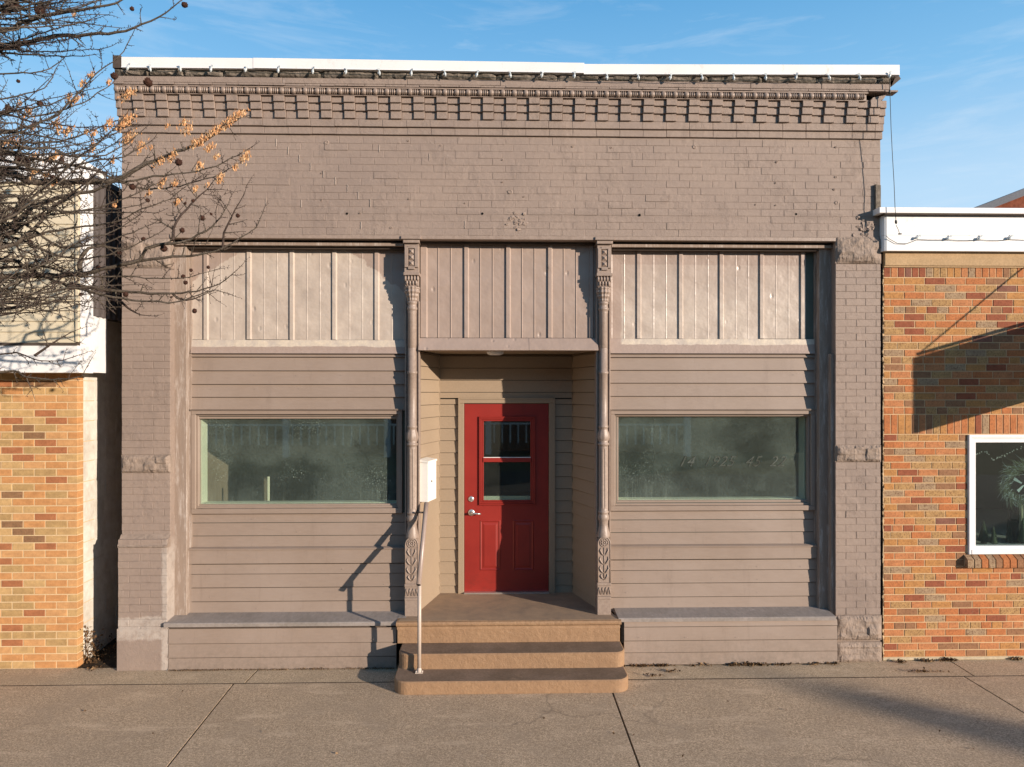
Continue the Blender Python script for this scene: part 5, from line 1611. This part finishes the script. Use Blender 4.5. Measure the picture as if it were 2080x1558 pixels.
# ================================================================== FAR BUILDING
fb = thing('gabled_building', (18, 12, 0), 'dark red brick gable with a grey roof edge beyond the orange brick shop', 'building')
def farp(px, py): q = P(px, py, 12); return (q.x, q.z)
ax, az = farp(1985, 420); bx, bz = farp(2080, 383)
sl = (bz-az)/(bx-ax)
rx, rz = bx+4, bz+4*sl
ex = ax-1.0; ez = az-1.0*sl
poly = [(ex+.3, 0), (2*rx-ex-.3, 0), (2*rx-ex-.3, ez), (rx, rz-.22), (ex+.3, ez)]
vs = [(p_[0], 12.2, p_[1]) for p_ in poly]+[(p_[0], 24, p_[1]) for p_ in poly]
MB().add(vs, [(0, 1, 2, 3, 4), (9, 8, 7, 6, 5), (0, 4, 9, 5), (1, 6, 7, 2)]).build('wall', M['farbrick'], fb)
m = MB()
for s_ in (0, 1):
    e_ = (ex, ez) if s_ == 0 else (2*rx-ex, ez)
    m.add([(e_[0], 12, e_[1]), (rx, 12, rz), (rx, 12, rz-.2), (e_[0], 12, e_[1]-.2), (e_[0], 24, e_[1]), (rx, 24, rz), (rx, 24, rz-.2), (e_[0], 24, e_[1]-.2)],
          [(0, 1, 2, 3), (0, 4, 5, 1), (3, 2, 6, 7), (4, 7, 6, 5), (0, 3, 7, 4)])
m.build('roof', M['roof'], fb)

# ================================================================== ACROSS THE STREET (mirrored in the glass; walls enlarged and darkened to cut sky fill)
ac = thing('porch_house', (-2, -24, 0), 'dark brick house with a white railed porch across the street, mirrored in the windows', 'house')
MB().box(-30, 14, -34, -24, 0, 8.0).build('wall', M['farbrick'], ac)
MB().add([(-31, -23.4, 8.0), (15, -23.4, 8.0), (15, -29, 10.4), (-31, -29, 10.4), (-31, -35, 8.0), (15, -35, 8.0)], [(0, 1, 2, 3), (3, 2, 5, 4), (0, 3, 4), (1, 5, 2)]).build('roof', M['roof'], ac)
for i in range(7):
    x = -12.5+i*3.0
    MB().box(x, x+1.2, -24.05, -23.98, 1.4, 3.2).build('window', M['lantern'], ac)
    MB().box(x, x+1.2, -24.05, -23.98, 5.0, 6.8).build('window', M['lantern'], ac)
for i in range(6):
    x = -13+i*4.2
    MB().box(x, x+.25, -22.4, -22.15, 0, 4.0).build('porch_post', M['whitewood'], ac)
for i in range(60):
    x = -13+i*.35
    MB().box(x, x+.06, -22.3, -22.24, .5, 1.3).build('baluster', M['whitewood'], ac)
MB().box(-13, 8.2, -22.4, -22.15, 4.0, 4.5).build('porch_beam', M['whitewood'], ac)
MB().box(-13, 8.2, -22.33, -22.2, 1.3, 1.38).build('handrail', M['whitewood'], ac)

# ================================================================== LEAF LITTER AND DEBRIS
M['litter'] = surf('dry_leaf_litter', (0.13, 0.075, 0.038), .5, 60, .4, 25, .9, .1, .5)
M['litter2'] = surf('pale_dry_leaf', (0.30, 0.19, 0.10), .4, 60, .3, 25, .9, .1, .5)
def litter(spots, name, label, smin=.006, smax=.02):
    m = MB()
    for (x, y, z, n_, sx, sy, sz) in spots:
        for k in range(n_):
            c = Vector((random.gauss(x, sx), random.gauss(y, sy), z+abs(random.gauss(0, sz))+.004))
            s_ = random.uniform(smin, smax)
            u = Vector((random.gauss(0, 1), random.gauss(0, 1), random.gauss(0, .6))).normalized()
            v = u.cross(Vector((random.gauss(0, .6), random.gauss(0, .6), 1))).normalized()
            m.add([c-u*s_, c-v*s_*.5+Vector((0, 0, s_*.2)), c+u*s_, c+v*s_*.5], [(0, 1, 2), (0, 2, 3)], 0 if random.random() < .75 else 1)
    o = m.build(name, [M['litter'], M['litter2']])
    return tag(o, label, 'leaf litter', kind='stuff')
sp = []
for px, py, n_, sx in ((1300, 1352, 90, .06), (1345, 1352, 110, .05), (1360, 1366, 30, .05), (1420, 1350, 30, .08), (1490, 1349, 90, .04), (1520, 1350, 120, .04), (1545, 1352, 60, .03), (1590, 1350, 50, .06), (1650, 1349, 30, .05), (1690, 1348, 30, .03), (1830, 1347, 80, .02), (1885, 1345, 70, .03), (1925, 1342, 120, .04), (2065, 1341, 90, .03), (1880, 1366, 50, .09), (1330, 1374, 25, .05)):
    g_ = G(px, py); sp.append((g_[0], min(g_[1], -.10 if px < 1705 else -.03), .004, n_, sx, .008, .010))
litter(sp, 'leaf_litter', 'dry brown leaf litter gathered along the foot of the right shopfront')
sp = [(-3.93, .15, .0, 140, .07, .07, .04), (-3.90, .45, .02, 220, .09, .12, .05), (-3.88, .8, .06, 200, .09, .15, .05), (-4.02, .22, .05, 130, .02, .05, .12), (-3.90, -.02, 0, 40, .07, .03, .01)]
litter(sp, 'leaf_litter', 'heap of dead leaves and twigs in the narrow gap between the buildings')
sp = [(random.uniform(X(350, -.1), X(800, -.1)), -.100, .003, 11, .05, .008, .005) for k in range(85)]
litter(sp, 'leaf_litter', 'thin line of rusty debris along the foot of the left shopfront', .003, .009)
sp = [(*G(random.uniform(100, 2000), random.uniform(1400, 1550)), .002, 1, .02, .02, .002) for k in range(34)]
litter(sp, 'leaf_litter', 'few dark leaf specks scattered over the open sidewalk', .006, .014)
# dry weed in the gap
wd = thing('dry_weed', (-4.04, .12, 0), 'dry reddish weed stalk against the whitewashed block corner', 'weed')
m = MB()
for k in range(7):
    b0 = Vector((-4.05+random.uniform(-.03, .05), .12+random.uniform(-.03, .05), 0)); h = random.uniform(.15, .42)
    m.tube([b0, b0+Vector((random.uniform(-.02, .02), 0, h*.5)), b0+Vector((random.uniform(-.04, .04), 0, h))], [.004, .003, .0015], 5)
m.build('stem', M['litter'], wd)
m = MB()
for k in range(60):
    c = Vector((-4.04+random.gauss(0, .025), .12+random.gauss(0, .02), random.uniform(.02, .38))); u = Vector((random.gauss(0, 1), random.gauss(0, 1), random.gauss(0, 1))).normalized()*.018; v = u.orthogonal()*.4
    m.add([c-u, c-v, c+u, c+v], [(0, 1, 2, 3)])
m.build('leaves', M['litter'], wd)
MB().add([(XNB+.03, 0, .001), (XL, 0, .001), (XL, 3.2, .25), (XNB+.03, 3.2, .25)], [(0, 1, 2, 3)]).build('ground_in_gap', M['soil'], kind='structure')

# ================================================================== LARCH TREE (trunk left of the picture)
tr = thing('larch_tree', (-4.9, -2.3, 0), 'bare larch with cones and hanging tan seeds reaching in from the left', 'tree')
TR = Vector((-4.9, -2.3, 0))
m = MB()
tp = [TR+Vector((.03*math.sin(z_*1.3), .04*math.cos(z_), z_)) for z_ in [0, .5, 1.2, 2, 3, 4, 5, 6, 7, 8.2, 9.5]]
m.tube(tp, [.19, .155, .145, .135, .12, .105, .09, .072, .055, .035, .012], 12).build('trunk', M['bark'], tr)
rt = random.Random(11)
EXTRA = []
for k in range(50):
    y0_ = rt.uniform(225, 640)
    n_ = rt.randint(4, 6); x_ = 0; pp = [(0, y0_)]
    ang = rt.uniform(-.5, .35); ln_ = rt.uniform(20, 55)
    for j in range(n_):
        ang -= rt.uniform(-.14, .22)
        x_ += ln_*math.cos(ang); y0_ += ln_*math.sin(ang); pp.append((x_, y0_))
    EXTRA.append((rt.uniform(-2.6, -1.7), rt.uniform(4, 8), 1.2, pp))
for k in range(20):
    y0_ = rt.uniform(-20, 110)
    x_ = 0; pp = [(0, y0_)]; ang = rt.uniform(-.3, .2); ln_ = rt.uniform(18, 55)
    for j in range(5):
        ang -= rt.uniform(-.06, .12)
        x_ += ln_*math.cos(ang); y0_ += ln_*math.sin(ang); pp.append((x_, y0_))
    EXTRA.append((rt.uniform(-2.5, -1.8), rt.uniform(4, 8), 1.2, pp))
limbs = [
 (-1.75, 12, 1.5, [(0, 98), (50, 86), (111, 74), (182, 71), (236, 66), (289, 49), (323, 34), (353, 13), (378, -6)]),
 (-1.95, 11, 2, [(0, 62), (44, 46), (101, 30), (141, 25), (188, 17), (236, 5), (290, -20)]),
 (-2.1, 7, 2, [(0, 12), (34, -4), (80, 10), (130, 22), (200, 2)]),
 (-1.7, 5.5, 1.2, [(0, 266), (40, 262), (81, 249), (118, 232), (158, 188), (195, 151), (232, 125), (249, 104), (270, 67)]),
 (-1.6, 7, 1.5, [(0, 290), (54, 290), (101, 288), (140, 284), (190, 262), (230, 248), (262, 236)]),
 (-1.9, 6, 1.5, [(0, 300), (60, 302), (101, 300), (140, 316), (178, 318), (215, 313), (256, 293), (285, 268)]),
 (-1.65, 15, 2.2, [(0, 352), (54, 366), (111, 370), (188, 368), (236, 367), (269, 347), (313, 326), (357, 310), (404, 293), (448, 263), (487, 240)]),
 (-1.8, 6, 1.5, [(0, 312), (60, 320), (120, 330), (188, 345), (256, 368), (313, 358), (370, 353), (421, 343), (468, 323), (505, 304)]),
 (-1.55, 6, 1.2, [(0, 340), (80, 350), (150, 372), (242, 370), (283, 382), (337, 382), (397, 370), (448, 353), (487, 330)]),
 (-2.0, 14, 3, [(0, 465), (67, 421), (135, 397), (188, 387), (236, 367), (280, 340)]),
 (-2.2, 12, 3, [(0, 505), (50, 478), (88, 448), (111, 417), (150, 400), (190, 360)]),
 (-1.75, 6, 1.2, [(0, 500), (50, 484), (101, 471), (188, 458), (242, 448), (289, 424), (330, 411), (357, 394), (385, 372)]),
 (-1.7, 6, 1.0, [(243, 538), (285, 528), (296, 505), (320, 498), (370, 492), (405, 476), (440, 452), (468, 404)]),
 (-1.7, 4.5, 1.0, [(350, 488), (357, 451), (380, 424), (421, 384), (440, 360)]),
 (-1.62, 4, .9, [(452, 510), (455, 475), (470, 440), (487, 410), (502, 378)]),
 (-1.68, 11, 1.2, [(0, 561), (54, 558), (116, 560), (167, 556), (243, 538), (296, 528), (350, 522), (404, 517), (458, 502), (490, 482), (520, 462), (533, 430)]),
 (-1.78, 9, 1.2, [(0, 526), (54, 545), (113, 572), (167, 588), (216, 600), (270, 609), (323, 614), (358, 614), (404, 599), (437, 590), (466, 597)]),
 (-1.6, 6, 1.0, [(140, 578), (202, 588), (270, 593), (350, 596), (412, 588), (458, 569), (489, 539)]),
 (-1.85, 7, 1.0, [(0, 569), (16, 588), (54, 604), (94, 612), (148, 615), (202, 628)]),
 (-1.72, 4, .9, [(243, 609), (259, 626), (286, 639), (310, 643)]),
 (-1.5, 4, .9, [(350, 596), (360, 606), (380, 610), (410, 600), (430, 592)]),
 (-1.9, 8, 1.2, [(0, 755), (54, 766), (121, 771), (167, 763), (181, 741)]),
 (-1.8, 5, 1.0, [(0, 719), (40, 717), (81, 732), (129, 731), (164, 721)]),
 (-1.8, 4, 1.0, [(70, 722), (85, 712), (113, 693), (145, 674), (159, 669)]),
 (-1.7, 6, 1.0, [(0, 545), (80, 540), (160, 560), (248, 561), (296, 564), (364, 566), (404, 557), (440, 548)]),
 (-1.65, 8, 3, [(165, 560), (160, 540), (166, 520), (180, 506), (205, 500), (235, 505)]),
 (-2.3, 7, 1.5, [(0, 228), (60, 236), (120, 226), (180, 200), (228, 170)]),
 (-2.4, 6, 1.5, [(0, 200), (50, 190), (90, 178), (115, 140)]),
 (-2.0, 6, 1.5, [(0, 150), (60, 148), (100, 140), (122, 122)]),
 (-2.1, 8, 1.5, [(0, 325), (70, 345), (130, 340), (200, 325), (250, 318), (300, 290)]),
 (-2.3, 8, 1.5, [(0, 400), (60, 410), (130, 430), (200, 420), (260, 400), (320, 372)]),
 (-2.2, 8, 1.5, [(0, 440), (60, 462), (120, 500), (190, 498), (250, 480), (300, 458)]),
 (-2.4, 7, 1.5, [(0, 590), (40, 560), (110, 525), (160, 490), (230, 470), (280, 440)]),
 (-1.95, 7, 1.2, [(0, 480), (70, 500), (140, 525), (210, 520), (270, 500), (330, 470)]),
 *EXTRA,
 (-2.1, 5, 1.2, [(0, 640), (50, 628), (100, 605), (140, 590), (200, 560)]),
]
twigs = MB(); spurs = MB()
NODES = []
def densify(pts, step_):
    out = [pts[0]]
    for i in range(len(pts)-1):
        p0 = pts[max(0, i-1)]; p1 = pts[i]; p2 = pts[i+1]; p3 = pts[min(len(pts)-1, i+2)]
        L = (p2-p1).length; n_ = max(1, int(L/step_))
        for k in range(1, n_+1):
            t = k/n_
            out.append(0.5*((2*p1)+(-p0+p2)*t+(2*p0-5*p1+4*p2-p3)*t*t+(-p0+3*p1-3*p2+p3)*t*t*t))
    return out
def add_spurs(pts, rads, dens):
    for i in range(len(pts)-1):
        d_ = pts[i+1]-pts[i]; L = d_.length
        if L < 1e-5: continue
        k = dens*L
        k = int(k)+(1 if random.random() < k-int(k) else 0)
        for _ in range(k):
            t = random.random(); c = pts[i].lerp(pts[i+1], t); r_ = rads[i]
            rd = Vector((random.gauss(0, 1), random.gauss(0, 1), random.gauss(0, 1)))
            rd -= d_*(rd.dot(d_)/(L*L)); 
            if rd.length < 1e-4: continue
            rd.normalize()
            ln_ = random.uniform(.006, .016)
            dd = (rd+d_.normalized()*.35).normalized()
            spurs.tube([c+rd*r_*.6, c+rd*r_*.6+dd*ln_*.6, c+rd*r_*.6+dd*ln_], [.0022, .0026, .0012], 3, 0, False)
def twig(base, dirn, L, r0, lvl=0):
    n_ = max(4, int(L/.03)); pts = [base]; d_ = dirn.normalized()
    curl = random.uniform(-.05, .16)
    for i in range(n_):
        d_ = (d_+Vector((random.gauss(0, .10), random.gauss(0, .08), curl+random.gauss(0, .09)))).normalized()
        pts.append(pts[-1]+d_*L/n_)
    rads = [r0*(1-.72*i/n_) for i in range(n_+1)]
    twigs.tube(pts, rads, 4, 0 if r0 > .0032 else 1, True, False)
    add_spurs(pts, rads, 42 if lvl == 0 else 30)
    NODES.append((pts[len(pts)//2], lvl)); NODES.append((pts[-1], lvl))
    if lvl < 1:
        for _ in range(int(L*random.uniform(9, 18))):
            k = random.randint(1, n_-1)
            s_ = random.choice((-1, 1))
            dd = (pts[k+1]-pts[k]).normalized()
            sd = dd.cross(Vector((0, 1, 0)))*s_
            twig(pts[k], (dd*.7+sd*random.uniform(.5, 1.1)+Vector((0, random.gauss(0, .4), 0))), L*random.uniform(.25, .55), r0*.6, lvl+1)
seedspots = []
for li, (Y, r0, r1, pp) in enumerate(limbs):
    wander = random.uniform(-.10, .25)
    pts = []
    n_ = len(pp)
    for i, (a, b) in enumerate(pp):
        pts.append(P(a, b, Y + wander*(i/(n_-1)-.5)))
    sc_ = 1/(1440/(Y+7))
    vis_n = len(pts)
    if pp[0][0] == 0:      # run back to the trunk, out of the picture
        z0_ = pts[0].z - random.uniform(.0, .35)
        tz = Vector((TR.x, TR.y, max(1.2, z0_)))
        mid = pts[0].lerp(tz, .5)+Vector((0, 0, random.uniform(-.05, .03)))
        pts = [tz, mid]+pts
    dp = densify(pts, .05)
    n2 = len(dp)
    rb_ = r0*sc_*.5*(1.35 if pp[0][0] == 0 else 1)
    rb_ *= 1.35
    rads = [max(.0020, rb_+(r1*sc_*.55-rb_)*(i/(n2-1))**.9)*(1+.10*random.random()) for i in range(n2)]
    dp = [q+Vector((random.gauss(0, .003), random.gauss(0, .004), random.gauss(0, .003))) for q in dp]
    mm = MB().tube(dp, rads, 7 if r0 > 8 else 6)
    mm.build('branch', M['bark'] if r0 > 5 else M['twig'], tr)
    add_spurs(dp, rads, 44)
    # side twigs
    k = 2
    while k < n2-2:
        d_ = (dp[k+1]-dp[k]).normalized()
        frac = k/n2
        nt = 1 if random.random() < .85 else 2
        for _ in range(nt):
            s_ = random.choice((-1, 1))
            sd = d_.cross(Vector((0, 1, 0)))*s_
            if sd.z > 0: Lm = random.uniform(.05, .22)
            else: Lm = random.uniform(.05, .17)
            Lm *= (1.25-.6*frac)
            if random.random() < .16: Lm *= 2.0
            twig(dp[k], d_*random.uniform(.1, 1.0)+sd*random.uniform(.5, 1.3)+Vector((0, random.gauss(0, .6), .05)), Lm, max(.0030, min(.0060, rads[k]*.65)))
        k += random.choice((1, 1, 2))
    tipd = (dp[-1]-dp[-3]).normalized()
    twig(dp[-1], tipd, .10, rads[-1], 0)
tag(twigs.build('twigs', [M['bark'], M['twig']], tr), kind='stuff')
tag(spurs.build('spurs', M['twig'], tr), kind='stuff')
# cones
for (px, py, r_) in ((375, 10, 7), (268, 18, 5), (301, 168, 10), (232, 155, 8), (17, 220, 8), (81, 211, 7), (363, 330, 8), (40, 328, 12), (55, 330, 9), (81, 22, 12), (27, 12, 15), (10, 20, 11), (269, 380, 7), (300, 407, 5), (411, 443, 6.5), (483, 438, 5), (370, 468, 6), (291, 486, 5), (429, 435, 3), (333, 505, 8), (372, 562, 5), (377, 574, 5), (395, 632, 5.5), (423, 543, 4), (388, 549, 4), (13, 596, 4), (255, 598, 6), (70, 560, 6), (60, 492, 7), (392, 408, 4), (376, 413, 3), (125, 326, 6), (37, 165, 4), (108, 362, 7), (62, 480, 7), (243, 515, 5), (165, 598, 4), (348, 604, 3), (200, 545, 6), (30, 430, 6)):
    Y = -1.72+random.uniform(-.1, .1)
    p = P(px, py, Y); rr_ = r_/270*.88
    cm = MB().blob(p, rr_*.95, rr_*.95, rr_*.9, 10, 8, 0, .12, False)
    for k in range(34):
        u = Vector((random.gauss(0, 1), random.gauss(0, 1), random.gauss(0, 1))).normalized()
        c0 = p+u*rr_*.8; v = u.orthogonal().normalized()*rr_*.30; w3 = u.cross(v).normalized()*rr_*.30; t_ = c0+u*rr_*.35+Vector((0, 0, rr_*.12))
        cm.add([c0-v, c0+w3, c0+v, t_], [(0, 1, 3), (1, 2, 3), (2, 0, 3)])
    cm.build('cone', M['cone'], tr)
# dry winged seeds hanging in clusters
M['seed'] = surf('tan_winged_seed', (0.56, 0.275, 0.115), .35, 70, .25, 20, .6, .3, .2)
M['seed2'] = surf('pale_winged_seed', (0.68, 0.43, 0.22), .25, 70, .2, 20, .6, .3, .2)
cl_ = [(480, 236, 18, 10, 24), (462, 250, 14, 10, 18), (445, 262, 14, 9, 18), (432, 268, 12, 10, 16), (410, 285, 14, 10, 20), (396, 291, 10, 9, 14), (380, 262, 10, 14, 12), (372, 250, 8, 8, 9), (425, 300, 9, 10, 14), (350, 318, 9, 10, 14), (325, 328, 10, 10, 12), (306, 300, 3, 6, 3), (404, 340, 7, 12, 10), (498, 318, 9, 13, 16), (478, 340, 5, 6, 6), (447, 362, 7, 9, 14), (440, 318, 5, 6, 6), (258, 192, 12, 10, 20), (258, 245, 12, 14, 30), (245, 255, 10, 12, 18), (262, 280, 13, 14, 24), (285, 298, 9, 14, 14), (222, 252, 8, 12, 14), (190, 270, 5, 8, 8), (150, 205, 10, 9, 18), (140, 198, 6, 8, 9), (168, 170, 6, 8, 8), (185, 152, 6, 6, 8), (222, 165, 4, 6, 6), (60, 225, 7, 12, 10), (68, 255, 5, 14, 10), (112, 252, 7, 12, 12), (135, 268, 10, 12, 16), (120, 262, 7, 8, 8), (20, 285, 14, 9, 16), (32, 298, 8, 7, 8), (105, 322, 10, 9, 18), (127, 318, 4, 5, 5), (68, 318, 6, 8, 10), (188, 300, 4, 12, 8), (230, 325, 3, 9, 6), (68, 352, 8, 7, 10), (92, 358, 7, 8, 10), (112, 372, 8, 7, 10), (150, 30, 3, 5, 5), (330, 370, 7, 9, 12), (355, 372, 6, 7, 8), (397, 385, 4, 7, 7), (303, 392, 4, 5, 5), (360, 410, 5, 8, 9), (232, 415, 4, 6, 6), (422, 375, 4, 5, 4), (40, 210, 5, 6, 5), (340, 255, 5, 4, 5), (175, 268, 5, 6, 6)]
for (px, py, sx, sy, n_) in cl_:
    m = MB()
    for k in range(int(n_*4.2)):
        Y = -1.66+random.gauss(0, .04)
        u0 = random.gauss(0, .62); p = P(px+u0*sx, py-u0*sx*.55+random.gauss(0, sy*.42), Y)
        L = random.uniform(.010, .017); w_ = random.uniform(.003, .0052)
        a = random.gauss(0, .35); up_ = Vector((math.sin(a), random.gauss(0, .25), math.cos(a))).normalized()
        sd = up_.cross(Vector((random.gauss(0, .5), 1, 0))).normalized()
        fr_ = up_.cross(sd)*w_*.5
        vs = [p+up_*L*.9, p+up_*L*.2-sd*w_, p+up_*L*.2+sd*w_, p-up_*L*.6-sd*w_*.8, p-up_*L*.6+sd*w_*.8, p-up_*L, p-up_*L*.2+fr_]
        m.add(vs, [(0, 1, 6), (0, 6, 2), (1, 3, 6), (2, 6, 4), (3, 5, 6), (4, 6, 5)], 0 if random.random() < .6 else 1)
        if random.random() < .3:
            twq = p+up_*L*.9
            m.tube([twq, twq+Vector((random.gauss(0, .006), 0, .02))], .0008, 3, 0)
    tag(m.build('seed_cluster', [M['seed'], M['seed2']], tr), kind='stuff')

# ================================================================== COLUMN TREE AWAY TO THE RIGHT (casts the soft shade on the sidewalk)
g0 = Vector((*G(1640, 1393), 0)); 
tt = 24.0
base = Vector((g0.x+1.24*tt, g0.y-1.0*tt, 0))
ct = thing('columnar_tree', base, 'narrow evergreen across the street whose soft shade falls on the sidewalk', 'tree')
H = .35*tt-.15
MB().tube([base, base+Vector((0, 0, H*.9))], [.10, .03], 8).build('trunk', M['bark'], ct)
m = MB()
M['leaf'] = surf('evergreen_foliage', (0.05, 0.075, 0.035), .4, 30, .3, 6, .8, .2, .3)
for k in range(7500):
    f_ = random.random()**.9; z = H*(.04+.98*f_); rad = .85*math.sin(math.pi*min(1, f_*.9+.08))**.6*random.random()**.5
    a = random.random()*6.283; c = base+Vector((math.cos(a)*rad, math.sin(a)*rad, z))
    u = Vector((random.gauss(0, 1), random.gauss(0, 1), random.gauss(0, 1))).normalized()*.055; v = u.orthogonal()*.6
    m.add([c-u, c-v, c+u, c+v], [(0, 1, 2, 3)])
m.build('crown', M['leaf'], ct)

for o in D.objects:
    if o.type == 'MESH': o.data.validate()
